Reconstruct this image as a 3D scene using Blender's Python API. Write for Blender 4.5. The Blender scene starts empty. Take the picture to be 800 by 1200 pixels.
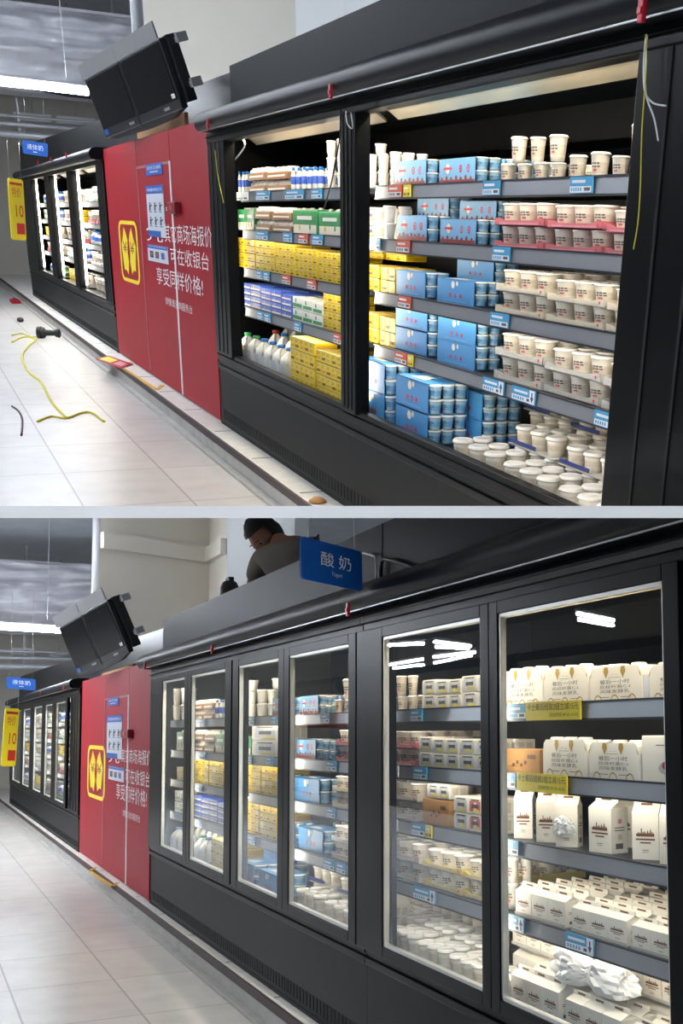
import bpy, bmesh, math, random
import numpy as np
from mathutils import Matrix, Vector
random.seed(7)
S = bpy.context.scene
COL = S.collection
# ------------------------------------------------------------------ camera + the two shop floors
F, PX, PY = 1250.0, 560.0, 760.0
class Room:
    def __init__(s, n, R, t, tag):
        s.n, s.R, s.t, s.tag = n, np.array(R), np.array(t), tag
        s.C = -s.R.T @ s.t
    def ray(s, x, y): return s.R.T @ np.array([(x-PX)/F, (y-PY)/F, 1.0])
    def onY(s, x, y, Y=0.0): d = s.ray(x, y); return s.C + d*((Y-s.C[1])/d[1])
    def onZ(s, x, y, Z=0.0): d = s.ray(x, y); return s.C + d*((Z-s.C[2])/d[2])
    def onX(s, x, y, X=0.0): d = s.ray(x, y); return s.C + d*((X-s.C[0])/d[0])
    def proj(s, p): q = s.R @ np.array(p) + s.t; return PX+F*q[0]/q[2], PY+F*q[1]/q[2]
    def depth(s, p): return float((s.R @ np.array(p) + s.t)[2])
    def xs(s, px, Y, Z):
        a, b = -25.0, 4.2
        for _ in range(50):
            m = (a+b)/2
            if s.proj((m, Y, Z))[0] < px: a = m
            else: b = m
        return (a+b)/2
def ortho(R):
    u, _, v = np.linalg.svd(np.array(R)); return u @ v
R1 = Room(1, ortho([[0.44494148, 0.89460789, 0.04127704], [0.34213766, -0.12720918, -0.93099927], [-0.82762848, 0.42836263, -0.36267969]]),
          [-0.71292984, -0.75833938, 5.67619299], 'upper')
R2 = Room(2, ortho([[0.46839078, 0.88349047, -0.00739379], [-0.0692996, 0.0283945, -0.99719172], [-0.88079943, 0.46758779, 0.07452526]]),
          [-0.88219173, 1.82433823, 5.35310514], 'lower')
def m4(R, t):
    m = Matrix.Identity(4)
    for i in range(3):
        for j in range(3): m[i][j] = R[i][j]
        m[i][3] = t[i]
    return m
R2.M = Matrix.Identity(4)
R1.M = m4(R2.R.T @ R1.R, R2.R.T @ (R1.t - R2.t))
cam = bpy.data.cameras.new('camera'); camo = bpy.data.objects.new('camera', cam); COL.objects.link(camo)
cw = R2.R.T @ np.diag([1, -1, -1])
camo.matrix_world = m4(cw, R2.C)
cam.sensor_fit = 'VERTICAL'; cam.sensor_height = 24.0; cam.lens = F/1200*24.0
cam.shift_x = (400-PX)/1200; cam.shift_y = (PY-600)/1200
cam.clip_start = 0.05; cam.clip_end = 200
S.camera = camo
CN = R2.R.T @ np.array([0, 1, (PY-600)/F]); CN = CN/np.linalg.norm(CN)   # normal of the storey slab (pointing down)
# ------------------------------------------------------------------ materials
MATS = {}
def srgb(c):
    if isinstance(c, str): c = [int(c[i:i+2], 16)/255 for i in (0, 2, 4)]
    return [(v/12.92 if v <= .04045 else ((v+.055)/1.055)**2.4) for v in c]
def mat(name, col, rough=.5, metal=0.0, var=.08, scale=14, emit=0, bump=0, spec=.5, coat=0, ecol=None, trans=0):
    if name in MATS: return name
    m = bpy.data.materials.new(name); m.use_nodes = True
    nt = m.node_tree; b = nt.nodes['Principled BSDF']; c = srgb(col)
    b.inputs['Roughness'].default_value = rough; b.inputs['Metallic'].default_value = metal
    b.inputs['Specular IOR Level'].default_value = spec; b.inputs['Coat Weight'].default_value = coat
    if trans: b.inputs['Transmission Weight'].default_value = trans
    tc = nt.nodes.new('ShaderNodeTexCoord'); nz = nt.nodes.new('ShaderNodeTexNoise')
    nz.inputs['Scale'].default_value = scale; nz.inputs['Detail'].default_value = 4
    nt.links.new(tc.outputs['Object'], nz.inputs['Vector'])
    mx = nt.nodes.new('ShaderNodeMix'); mx.data_type = 'RGBA'
    mx.inputs[6].default_value = (*[v*(1-var) for v in c], 1); mx.inputs[7].default_value = (*[min(1, v*(1+var)) for v in c], 1)
    nt.links.new(nz.outputs['Fac'], mx.inputs[0]); nt.links.new(mx.outputs[2], b.inputs['Base Color'])
    if bump:
        bp = nt.nodes.new('ShaderNodeBump'); bp.inputs['Strength'].default_value = bump
        nt.links.new(nz.outputs['Fac'], bp.inputs['Height']); nt.links.new(bp.outputs['Normal'], b.inputs['Normal'])
    if emit:
        b.inputs['Emission Color'].default_value = (*srgb(ecol or col), 1); b.inputs['Emission Strength'].default_value = emit
    MATS[name] = m; return name
mat('black_metal', '07090c', .34, .0, .15, 3, spec=.1); mat('black_matt', '060709', .5, 0, .2, 5)
mat('header_black', '0b1017', .42, .0, .12, 2, spec=.035); mat('canopy_black', '0b0f15', .42, .0, .1, 2, spec=.1)
mat('inner_black', '050608', .5, 0, .3, 4); mat('base_black', '0d0f11', .42, .0, .35, 6, spec=.09)
mat('slot_black', '040506', .8); mat('rail_grey', '9b9da2', .32, .5, .1, 3); mat('rail_dark', '2c3038', .35, .4, .1, 3)
mat('shelf_grey', '2a2c30', .45, .3); mat('reflector', '8f8878', .3, .75, .1, 6); mat('alu', 'c4c5c2', .35, .7)
mat('led', 'ffffff', .4, emit=12, ecol='fff6e6'); mat('led_soft', 'ffffff', .4, emit=55, ecol='fff1da'); mat('shelf_fill', 'ffffff', .4, emit=14, ecol='fff3df'); mat('tube', 'ffffff', .4, emit=75, ecol='eef5ff')
mat('red', '990b20', .5, 0, .07, 3, spec=.2); mat('red_dark', '7d1020', .5); mat('red_clip', 'b0142a', .35)
mat('paint_white', 'e6e6e6', .6, 0, .02); mat('ink_white', 'e4dcdc', .6, 0, .02); mat('ink_yellow', 'e8d21c', .5, 0, .03)
mat('ink_pink', 'd98a94', .6); mat('sign_blue', '1459b4', .4, 0, .05); mat('sign_white', 'f0f4fa', .5, 0, .02)
mat('poster_white', 'c3cad6', .5, 0, .04); mat('ink_dark', '333640', .6); mat('ink_red', 'c22c2c', .5); mat('line_grey', '9a6a70', .5)
mat('wall_beige', 'e4ded2', .8, 0, .03, 2); mat('wall_white', 'f8fafa', .8, 0, .02, 2); mat('wall_far', 'b7b3a8', .8, 0, .06, 2)
mat('ceil', 'b4b8be', .8, 0, .2, 2); mat('foil', 'cfcfd6', .45, .15, .3, 2.2, bump=1.0); mat('pipe', 'b9bcc2', .45, .4)
mat('cardboard', 'b98a56', .8, 0, .1, 10); mat('cardboard_tape', 'a87743', .5); mat('slab', 'fbfbfb', .9, 0, .0)
mat('ledge', 'dad6ce', .6, 0, .18, 12, bump=.15); mat('riser', 'aaa7a2', .65, 0, .25, 8); mat('nosing', '3b2a2a', .6, 0, .3, 8); mat('grate', '6f6a62', .6)
mat('screen', '0b0c10', .2, 0, .2, 3, spec=.12); mat('bezel', '101319', .35); mat('silver', 'a9aaad', .4, .6)
mat('cable_yellow', 'c9c02a', .5); mat('tape_yellow', 'd2a62a', .6, 0, .1); mat('wire_white', 'dcdcda', .5); mat('rubber', '17181b', .5)
mat('white_plastic', 'ece8de', .4, 0, .04); mat('cream', 'e9e0cd', .5, 0, .04); mat('cup_print', 'cfc5b4', .5, 0, .22, 60); mat('cup_white', 'ded7c8', .42, 0, .08, 40)
mat('lid_clear', 'e6e4de', .1, 0, .08, 30, spec=.9); mat('lid_white', 'f1ede4', .3, 0, .03); mat('ink_grey', '5a5853', .6, 0, .2, 40)
mat('pack_blue', '4a93cc', .4, 0, .05, 8); mat('pack_blue_deep', '2f79b8', .4, 0, .05, 8); mat('pack_light_blue', '6fa9d4', .4, 0, .08, 10)
mat('cup_blue', '9ec4dc', .3, 0, .12, 30); mat('straw_red', '8f2f2a', .45, 0, .5, 70); mat('logo_red', 'd23b4a', .5)
mat('pack_yellow', 'e2c21d', .4, 0, .1, 20); mat('pack_yellow_deep', 'bd9a14', .4, 0, .1, 20); mat('ink_brown', '6a4a28', .6, 0, .3, 50)
mat('pack_brown', '8a6242', .5, 0, .3, 50); mat('pack_green', '2f8a4c', .4, 0, .25, 30); mat('cap_green', '35a35a', .35); mat('cap_blue', '2b74c4', .35); mat('cap_red', 'c92c2c', .35)
mat('milk', 'e3e2d8', .3, 0, .05); mat('label_blue', '3f62c0', .4, 0, .2, 40); mat('label_navy', '24357e', .4); mat('tray_pink', 'c46a72', .6, 0, .1, 20)
mat('tray_beige', 'd8cdb8', .6, 0, .08, 20); mat('tray_clear', 'c5c2bb', .25, 0, .1, 20); mat('tray_yellow', 'd9c67a', .6, 0, .1, 20)
mat('gold', 'b08a35', .4, .2, .1, 20); mat('carton_white', 'e9e3d6', .5, 0, .04); mat('ink_sepia', '6e4a34', .6, 0, .2, 60); mat('ink_text', '55504a', .6)
mat('tag_blue', '3f9ccc', .4, 0, .06); mat('tag_white', 'e9edf0', .4, 0, .02); mat('tag_yellow', 'f0d92e', .4, 0, .03); mat('tag_red', 'd85a40', .4)
mat('film', 'dcdcda', .22, 0, .12, 18, bump=.5, spec=.8); mat('food_orange', 'c77b2a', .5, 0, .4, 40)
mat('skin', '8a5d48', .55, 0, .08, 8); mat('shirt', '7a726a', .85, 0, .12, 12); mat('trouser', '23262d', .85); mat('hair', '0d0c0d', .6, 0, .2, 30); mat('lip', '6b3f37', .5); mat('eye', '120d0b', .3)
def floor_mat(name, base, line):
    m = bpy.data.materials.new(name); m.use_nodes = True; nt = m.node_tree; b = nt.nodes['Principled BSDF']
    tc = nt.nodes.new('ShaderNodeTexCoord'); br = nt.nodes.new('ShaderNodeTexBrick')
    br.offset = 0; br.inputs['Scale'].default_value = 1; br.inputs['Brick Width'].default_value = .95; br.inputs['Row Height'].default_value = .6
    br.inputs['Mortar Size'].default_value = .006; c = srgb(base); l = srgb(line)
    br.inputs['Color1'].default_value = (*c, 1); br.inputs['Color2'].default_value = (*[v*.93 for v in c], 1); br.inputs['Mortar'].default_value = (*l, 1)
    nz = nt.nodes.new('ShaderNodeTexNoise'); nz.inputs['Scale'].default_value = 5; nz.inputs['Detail'].default_value = 8
    mx = nt.nodes.new('ShaderNodeMix'); mx.data_type = 'RGBA'; mx.blend_type = 'MULTIPLY'; mx.inputs[0].default_value = .35
    nt.links.new(tc.outputs['Object'], br.inputs['Vector']); nt.links.new(tc.outputs['Object'], nz.inputs['Vector'])
    nt.links.new(br.outputs['Color'], mx.inputs[6]); nt.links.new(nz.outputs['Fac'], mx.inputs[7]); nt.links.new(mx.outputs[2], b.inputs['Base Color'])
    b.inputs['Roughness'].default_value = .32; MATS[name] = m
floor_mat('floor_tile', 'd6d3cf', '9b9894')
def glass_mat(name, tint, fac_min=.03, rough=.0):
    m = bpy.data.materials.new(name); m.use_nodes = True; nt = m.node_tree; nt.nodes.clear()
    o = nt.nodes.new('ShaderNodeOutputMaterial'); t = nt.nodes.new('ShaderNodeBsdfTransparent'); g = nt.nodes.new('ShaderNodeBsdfGlossy')
    lw = nt.nodes.new('ShaderNodeLayerWeight'); lw.inputs['Blend'].default_value = .5; pw = nt.nodes.new('ShaderNodeMath'); pw.operation = 'POWER'; pw.inputs[1].default_value = 4.0
    ma = nt.nodes.new('ShaderNodeMath'); ma.operation = 'MULTIPLY_ADD'; ma.inputs[1].default_value = .55; ma.inputs[2].default_value = fac_min; mx = nt.nodes.new('ShaderNodeMixShader')
    t.inputs['Color'].default_value = (*tint, 1); g.inputs['Roughness'].default_value = rough; g.inputs['Color'].default_value = (.9, .95, 1, 1)
    nt.links.new(lw.outputs['Facing'], pw.inputs[0]); nt.links.new(pw.outputs[0], ma.inputs[0]); nt.links.new(ma.outputs[0], mx.inputs[0]); nt.links.new(t.outputs[0], mx.inputs[1]); nt.links.new(g.outputs[0], mx.inputs[2]); nt.links.new(mx.outputs[0], o.inputs[0])
    MATS[name] = m
glass_mat('glass', (.95, .965, .965), .008); glass_mat('clear_cup', (.86, .86, .84), rough=.15)
# ------------------------------------------------------------------ mesh builder
_txt = {}
def text_geo(s):
    if s in _txt: return _txt[s]
    c = bpy.data.curves.new('t', 'FONT'); c.body = s; c.size = 1; c.resolution_u = 2
    o = bpy.data.objects.new('t', c); COL.objects.link(o)
    me = bpy.data.meshes.new_from_object(o.evaluated_get(bpy.context.evaluated_depsgraph_get()))
    V = [tuple(v.co) for v in me.vertices]; P = [tuple(p.vertices) for p in me.polygons]
    bpy.data.objects.remove(o); bpy.data.curves.remove(c); bpy.data.meshes.remove(me)
    xs = [v[0] for v in V]; ys = [v[1] for v in V]
    x0, x1, y0, y1 = min(xs), max(xs), min(ys), max(ys)
    V = [((v[0]-x0)/(x1-x0), (v[1]-y0)/(y1-y0)) for v in V]
    _txt[s] = (V, P); return _txt[s]
class MB:
    def __init__(s): s.v, s.f, s.m, s.sm = [], [], [], []
    def add(s, V, Fs, m, smooth=False, T=None):
        b = len(s.v)
        for p in V:
            p = Vector(p)
            s.v.append(tuple(T @ p if T else p))
        for f in Fs: s.f.append(tuple(b+i for i in f)); s.m.append(m); s.sm.append(smooth)
        return s
    def box(s, x0, x1, y0, y1, z0, z1, m, bev=0, T=None, ms=None):
        # ms: dict of face name to material
        if bev <= 0:
            V = [(x, y, z) for z in (z0, z1) for y in (y0, y1) for x in (x0, x1)]
            Fs = {'bot': (0, 2, 3, 1), 'top': (4, 5, 7, 6), 'front': (0, 1, 5, 4), 'back': (2, 6, 7, 3), 'left': (0, 4, 6, 2), 'right': (1, 3, 7, 5)}
            b = len(s.v)
            for p in V: s.v.append(tuple(T @ Vector(p) if T else p))
            for k, f in Fs.items(): s.f.append(tuple(b+i for i in f)); s.m.append((ms or {}).get(k, m)); s.sm.append(False)
            return s
        bm = bmesh.new(); bmesh.ops.create_cube(bm, size=1)
        for v in bm.verts: v.co = Vector(((x0+x1)/2+v.co.x*(x1-x0), (y0+y1)/2+v.co.y*(y1-y0), (z0+z1)/2+v.co.z*(z1-z0)))
        bmesh.ops.bevel(bm, geom=bm.edges[:], offset=bev, segments=2, affect='EDGES', profile=.6)
        bm.verts.index_update(); s.add([v.co.copy() for v in bm.verts], [[v.index for v in f.verts] for f in bm.faces], m, False, T); bm.free(); return s
    def lathe(s, prof, m, seg=16, c=(0, 0, 0), T=None, ms=None, cap=True):
        V, Fs, mm = [], [], []
        for r, z in prof:
            for i in range(seg): a = 2*math.pi*i/seg; V.append((c[0]+r*math.cos(a), c[1]+r*math.sin(a), c[2]+z))
        for k in range(len(prof)-1):
            for i in range(seg):
                j = (i+1) % seg; Fs.append((k*seg+i, k*seg+j, (k+1)*seg+j, (k+1)*seg+i)); mm.append(ms[k] if ms else m)
        if cap:
            Fs.append(tuple(range(seg))[::-1]); mm.append(m); n = (len(prof)-1)*seg; Fs.append(tuple(n+i for i in range(seg))); mm.append(ms[-1] if ms else m)
        b = len(s.v)
        for p in V: s.v.append(tuple(T @ Vector(p) if T else p))
        for f, q in zip(Fs, mm): s.f.append(tuple(b+i for i in f)); s.m.append(q); s.sm.append(len(f) == 4)
        return s
    def tube(s, pts, r, m, seg=8):
        pts = [Vector(p) for p in pts]; V, Fs = [], []; up = Vector((0, 0, 1))
        for i, p in enumerate(pts):
            d = (pts[min(i+1, len(pts)-1)]-pts[max(i-1, 0)]).normalized()
            a = d.cross(up if abs(d.z) < .95 else Vector((1, 0, 0))).normalized(); b = d.cross(a)
            for k in range(seg): t = 2*math.pi*k/seg; V.append(p+a*r*math.cos(t)+b*r*math.sin(t))
        for i in range(len(pts)-1):
            for k in range(seg): j = (k+1) % seg; Fs.append((i*seg+k, i*seg+j, (i+1)*seg+j, (i+1)*seg+k))
        Fs.append(tuple(range(seg))[::-1]); n = (len(pts)-1)*seg; Fs.append(tuple(n+k for k in range(seg)))
        return s.add(V, Fs, m, True)
    def prism(s, poly, a0, a1, m, axis='X', T=None, smooth=False):
        # poly of 2D points; extruded along axis; for 'X' poly is (y,z), 'Y' (x,z), 'Z' (x,y)
        n = len(poly); mk = {'X': lambda q, a: (a, q[0], q[1]), 'Y': lambda q, a: (q[0], a, q[1]), 'Z': lambda q, a: (q[0], q[1], a)}[axis]
        V = [mk(q, a0) for q in poly]+[mk(q, a1) for q in poly]
        s.add(V, [(i, (i+1) % n, n+(i+1) % n, n+i) for i in range(n)], m, smooth, T)
        return s.add(V, [tuple(range(n))[::-1], tuple(range(n, 2*n))], m, False, T)
    def poly(s, P, m, T=None): return s.add(P, [tuple(range(len(P)))], m, False, T)
    def disc(s, cx, cz, r, y, m, n=14, rz=None, T=None):
        return s.poly([(cx+r*math.cos(2*math.pi*i/n), y, cz+(rz or r)*math.sin(2*math.pi*i/n)) for i in range(n)], m, T)
    def rect(s, x0, x1, z0, z1, y, m, T=None): return s.poly([(x0, y, z0), (x1, y, z0), (x1, y, z1), (x0, y, z1)], m, T)
    def text(s, t, x0, x1, z0, z1, y, m, T=None, shear=0):
        V, P = text_geo(t)
        return s.add([(x0+v[0]*(x1-x0), y, z0+v[1]*(z1-z0)+shear*v[0]) for v in V], P, m, False, T)
    def mesh(s, name):
        me = bpy.data.meshes.new(name); me.from_pydata(s.v, [], s.f)
        names = []
        for q in s.m:
            if q not in names: names.append(q)
        for q in names: me.materials.append(MATS[q])
        me.polygons.foreach_set('material_index', [names.index(q) for q in s.m]); me.polygons.foreach_set('use_smooth', s.sm)
        me.validate(); me.update(); return me
    def build(s, name, parent=None, loc=(0, 0, 0)):
        o = bpy.data.objects.new(name, s.mesh(name)); COL.objects.link(o); o.location = loc
        if parent: o.parent = parent
        return o
TOPS = []
def tag(o, room, label=None, cat=None, group=None, kind=None, loc=(0, 0, 0), rz=0, T=None):
    if label: o['label'] = label
    if cat: o['category'] = cat
    if group: o['group'] = group
    if kind: o['kind'] = kind
    o.matrix_world = room.M @ (T if T is not None else Matrix.Translation(Vector(loc)) @ Matrix.Rotation(rz, 4, 'Z'))
    TOPS.append((o, room)); return o
def empty(name):
    o = bpy.data.objects.new(name, None); o.empty_display_size = .1; COL.objects.link(o); return o
def struct(room, name, mb): return tag(mb.build(name), room, kind='structure')
KIDS = {}
def copy_tree(o, parent=None):
    c = o.copy(); COL.objects.link(c)
    if parent: c.parent = parent
    for ch in o.children: copy_tree(ch, c)
    return c
CACHE = {}
def inst(key, fn):
    if key in CACHE: return copy_tree(CACHE[key])
    o = fn(); CACHE[key] = o; return o
ORD = ['zeroth', 'first', 'second', 'third', 'fourth', 'fifth', 'sixth', 'seventh', 'eighth', 'ninth', 'tenth', 'eleventh', 'twelfth', 'thirteenth', 'fourteenth', 'fifteenth', 'sixteenth', 'seventeenth', 'eighteenth', 'nineteenth', 'twentieth']
# ------------------------------------------------------------------ products; origin at base centre, front towards -Y
def cup_mb(mb, D, h, c=(0, 0, 0), body='cup_white', pr='cup_print', lid=None, seg=14):
    r = D/2
    mb.lathe([(r*.72, 0), (r*.78, h*.22), (r*.86, h*.62), (r*.93, h*.9), (r*.95, h*.93)], body, seg, c, ms=[body, pr, body, body])
    if pr != body:
        for z0, z1, a0, a1, mm in ((.55, .62, -95, -35, 'ink_grey'), (.44, .5, -100, -30, 'ink_grey'), (.30, .38, -85, -55, 'ink_red' if pr == 'cup_print' else 'ink_grey')):
            n = 3
            for i in range(n):
                t0, t1 = math.radians(a0+(a1-a0)*i/n), math.radians(a0+(a1-a0)*(i+.8)/n); q0, q1 = r*(.735+.2*z0)*1.02, r*(.735+.2*z1)*1.02
                mb.poly([(c[0]+q0*math.cos(t0), c[1]+q0*math.sin(t0), c[2]+h*z0), (c[0]+q0*math.cos(t1), c[1]+q0*math.sin(t1), c[2]+h*z0), (c[0]+q1*math.cos(t1), c[1]+q1*math.sin(t1), c[2]+h*z1), (c[0]+q1*math.cos(t0), c[1]+q1*math.sin(t0), c[2]+h*z1)], mm)
    if lid: mb.lathe([(r*1.0, h*.9), (r*1.02, h*.93), (r*.98, h*.97), (r*.85, h)], lid, seg, c)
def yogurt_cup(D, h, body='cup_white', pr='cup_print', lid='lid_white', mark=None):
    mb = MB(); cup_mb(mb, D, h, body=body, pr=pr)
    if mark == 'C':
        for k in range(10):
            a = math.radians(50+k*26); b = math.radians(50+(k+1)*26); r1, r2 = h*.2, h*.14; y = -D*.45
            mb.poly([(r1*math.cos(a), y, h*.45+r1*math.sin(a)), (r2*math.cos(a), y, h*.45+r2*math.sin(a)), (r2*math.cos(b), y, h*.45+r2*math.sin(b)), (r1*math.cos(b), y, h*.45+r1*math.sin(b))], 'ink_grey')
    o = mb.build('yogurt_cup'); r = D/2
    MB().lathe([(r*.98, h*.9), (r*1.04, h*.91), (r*1.04, h*.94), (r*.96, h*.96), (r*.9, h), (r*.2, h*.99)], lid, 14).build('lid', o)
    return o
def drink_bottle(D, h, lab='label_blue', cap='cap_blue'):
    r = D/2
    o = MB().lathe([(r*.9, 0), (r, h*.05), (r, h*.3), (r*1, h*.62), (r*.8, h*.74), (r*.5, h*.84), (r*.5, h*.88)], 'milk', 12, ms=['milk', 'milk', lab, 'milk', 'milk', 'milk']).build('drink_bottle')
    MB().lathe([(r*.56, h*.87), (r*.56, h*.99), (r*.45, h)], cap, 12).build('bottle_cap', o); return o
def milk_jug(w, h, cap):
    mb = MB(); r = w/2; V = []; prof = [(.9, 0), (1, .04), (1, .55), (.93, .66), (.6, .8), (.32, .88), (.3, .93)]; seg = 16
    for q, z in prof:
        for i in range(seg):
            a = 2*math.pi*i/seg; c, s_ = math.cos(a), math.sin(a); p = 3.5 if q > .6 else 2
            k = (abs(c)**p+abs(s_)**p)**(-1/p); V.append((r*q*k*c, r*q*k*s_, h*z))
    Fs = [(k*seg+i, k*seg+(i+1) % seg, (k+1)*seg+(i+1) % seg, (k+1)*seg+i) for k in range(len(prof)-1) for i in range(seg)]+[tuple(range(seg))[::-1], tuple((len(prof)-1)*seg+i for i in range(seg))]
    mb.add(V, Fs, 'milk', True)
    mb.rect(-r*.7, r*.7, h*.15, h*.5, -r*1.01, 'poster_white')
    o = mb.build('milk_jug')
    MB().lathe([(r*.42, h*.91), (r*.42, h*.99), (r*.36, h)], cap, 14).build('bottle_cap', o)
    MB().tube([(r*.3, -r*.2, h*.86), (r*.75, -r*.45, h*.8), (r*.98, -r*.6, h*.62), (r*.95, -r*.6, h*.45)], r*.14, 'milk').build('handle', o)
    return o
def bottle_pack(w, d, h):
    o = MB().box(-w/2, w/2, -d/2, d/2, 0, h*.55, 'pack_brown', .003).rect(-w*.4, w*.4, h*.2, h*.34, -d/2-.001, 'cream').build('bottle_pack')
    n = 4
    for i in range(n):
        r = w/n*.46
        MB().lathe([(r, .0), (r, h*.2), (r*.7, h*.32), (r*.62, h*.36), (r*.66, h*.37), (r*.66, h*.43)], 'cream', 10, ms=['cream', 'cream', 'cream', 'lid_white', 'lid_white']).build('bottle', o, (-w/2+w*(i+.5)/n, -d/2+r*1.1, h*.55))
    return o
def yellow_pack(w, d, h, nx=2, alt=False):
    mb = MB(); y = 'pack_yellow'
    for i in range(nx):
        for k in range(2):
            x0 = -w/2+w*i/nx; x1 = x0+w/nx*.96; z0 = h*k/2; z1 = z0+h*.47; a = (x0+x1)/2; q = (x1-x0)
            mb.box(x0, x1, -d/2, d/2, z0, z1, y, .004)
            mb.rect(a-q*.36, a+q*.36, z0+h*.1, z0+h*.2, -d/2-.001, 'ink_brown' if (i+k) % 2 == 0 or alt else 'pack_yellow_deep')
            mb.rect(a-q*.3, a+q*.1, z0+h*.28, z0+h*.4, -d/2-.001, 'pack_yellow_deep')
            mb.box(x0+q*.05, x1-q*.05, -d/2-.002, d/2+.002, z1-h*.05, z1, 'tray_yellow')
    o = mb.build('yogurt_pack')
    for k in range(2):      # printed end panel
        MB().box(w/2-.003, w/2+.001, -d*.42, d*.42, h*(k*.5+.08), h*(k*.5+.38), 'pack_yellow_deep').build('end_panel', o)
    return o
def small_pack(w, d, h, c1, c2, c3='milk'):
    mb = MB()
    for k in range(2):
        z0 = h*k/2
        mb.box(-w/2, w/2, -d/2, d/2, z0, z0+h*.47, c1, .003)
        mb.rect(-w*.45, w*.45, z0+h*.06, z0+h*.2, -d/2-.001, c2); mb.disc(-w*.15, z0+h*.32, min(w, h)*.1, -d/2-.0015, c3, 8)
        mb.box(w/2-.001, w/2+.001, -d*.4, d*.4, z0+h*.08, z0+h*.36, c2)
    return mb.build('drink_pack')
def green_pack(w, d, h):
    mb = MB().box(-w/2, w/2, -d/2, d/2, 0, h, 'pack_green', .005); mb.rect(-w*.46, w*.46, h*.05, h*.4, -d/2-.001, 'cream')
    mb.disc(-w*.2, h*.28, h*.12, -d/2-.002, 'pack_yellow', 10); mb.disc(w*.22, h*.3, h*.11, -d/2-.002, 'pack_green', 10); mb.rect(-w*.3, w*.3, h*.6, h*.75, -d/2-.002, 'milk')
    o = mb.build('drink_pack')
    for i in range(3): MB().lathe([(h*.1, 0), (h*.1, h*.07), (h*.08, h*.09)], 'milk', 10).build('bottle_cap', o, (-w/2+w*(i+.5)/3, 0, h))
    return o
def sleeve_box(w, d, h, kind='blue'):
    e = w*.2; mb = MB(); c = 'pack_blue' if kind == 'blue' else 'pack_light_blue'; t = .004; x1 = w/2-e*.35
    mb.box(-w/2, x1, -d/2, -d/2+t, 0, h, c).box(-w/2, x1, d/2-t, d/2, 0, h, c).box(-w/2, x1, -d/2, d/2, h-t, h, c if kind != 'blue' else 'pack_blue').box(-w/2, x1, -d/2, d/2, 0, t, c)
    mb.box(-w/2, -w/2+t, -d/2+t, d/2-t, t, h-t, 'pack_blue_deep')
    mb.box(x1-e*1.2, x1-e*1.15, -d/2+t, d/2-t, t, h-t, 'pack_blue_deep')
    y = -d/2-.0012; cx = (-w/2+x1)/2; q = x1+w/2
    if kind == 'blue':
        mb.disc(cx-q*.05, h*.78, h*.17, y, 'cream', 14, h*.15); mb.disc(cx+q*.06, h*.84, h*.1, y, 'cream', 12)
        for i, xx in enumerate((-.12, .02, .16)): mb.disc(cx+q*xx, h*.36, h*.1, y, 'logo_red', 12, h*.09)
        mb.disc(cx+q*.02, h*.36, h*.045, y-.0005, 'pack_blue', 10); mb.rect(cx-q*.3, cx+q*.3, h*.12, h*.16, y, 'pack_light_blue')
    else:
        mb.rect(-w/2+.001, x1-.001, h*.02, h*.2, y, 'straw_red')
        for i in range(7): mb.disc(-w/2+q*(.09+.137*i), h*(.2+.05*(i % 2)), h*.11, y-.0004*(1+i % 3), 'straw_red', 10)
        mb.disc(cx-q*.25, h*.62, h*.19, y, 'cream', 14); mb.rect(cx-q*.37, cx-q*.13, h*.58, h*.68, y-.0005, 'logo_red')
        for xx in (.12, .33): mb.disc(cx+q*xx, h*.6, h*.15, y, 'logo_red', 14); mb.disc(cx+q*xx, h*.6, h*.1, y-.0005, 'pack_light_blue', 12); mb.disc(cx+q*xx, h*.6, h*.06, y-.001, 'logo_red', 10)
    # printing on the top flap
    mb.poly([(-w*.3, -d*.3, h+.001), (w*.1, -d*.3, h+.001), (w*.05, d*.1, h+.001), (-w*.25, d*.1, h+.001)], 'cream'); mb.poly([(w*.02, -d*.1, h+.0015), (w*.3, -d*.1, h+.0015), (w*.3, d*.25, h+.0015), (w*.05, d*.25, h+.0015)], 'pack_blue_deep')
    o = mb.build('yogurt_multipack'); n = 2 if d < .2 else 3; D = min((d-.012)/n, e*2.1)
    for k in range(2):
        for j in range(n):
            m = MB(); cup_mb(m, D, h*.46, body='cup_blue', pr='pack_light_blue', lid='lid_white', seg=12); m.build('cup', o, (x1-D*.38+e*.3, -d/2+.006+(d-.012)*(j+.5)/n, .006+k*h*.48))
    return o
def cup_tray(w, d, h, tray='tray_beige', nx=3, ny=2, body='cup_white', pr='cup_print', lid='lid_clear', lab=None):
    mb = MB(); t = .003; th = h*.34
    mb.box(-w/2, w/2, -d/2, d/2, 0, t, tray)
    # front wall with dipped top edge
    P = [(-w/2, 0), (w/2, 0), (w/2, th), (w*.38, th*.95), (w*.3, th*.7), (-w*.3, th*.7), (-w*.38, th*.95), (-w/2, th)]
    mb.prism(P, -d/2, -d/2+t, tray, 'Y').prism(P, d/2-t, d/2, tray, 'Y').box(-w/2, -w/2+t, -d/2, d/2, 0, th, tray).box(w/2-t, w/2, -d/2, d/2, 0, th, tray)
    if lab: mb.rect(-w*.48, w*.1, th*.1, th*.6, -d/2-.001, lab)
    else: mb.rect(-w*.4, w*.4, th*.14, th*.4, -d/2-.001, 'ink_pink' if tray == 'tray_pink' else 'cup_print'); mb.disc(w*.42, th*.5, th*.22, -d/2-.001, 'logo_red', 8)
    o = mb.build('cup_tray'); D = min((w-.01)/nx*1.0, (d-.008)/ny)*.98
    m = MB(); cup_mb(m, D, h*.96, body=body, pr=pr, lid=lid, seg=14); me = m.mesh('cup')
    for j in range(ny):
        for i in range(nx):
            c = bpy.data.objects.new('cup', me); COL.objects.link(c); c.parent = o; c.location = (-w/2+w*(i+.5)/nx, -d/2+d*(j+.5)/ny, t)
    return o
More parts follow.
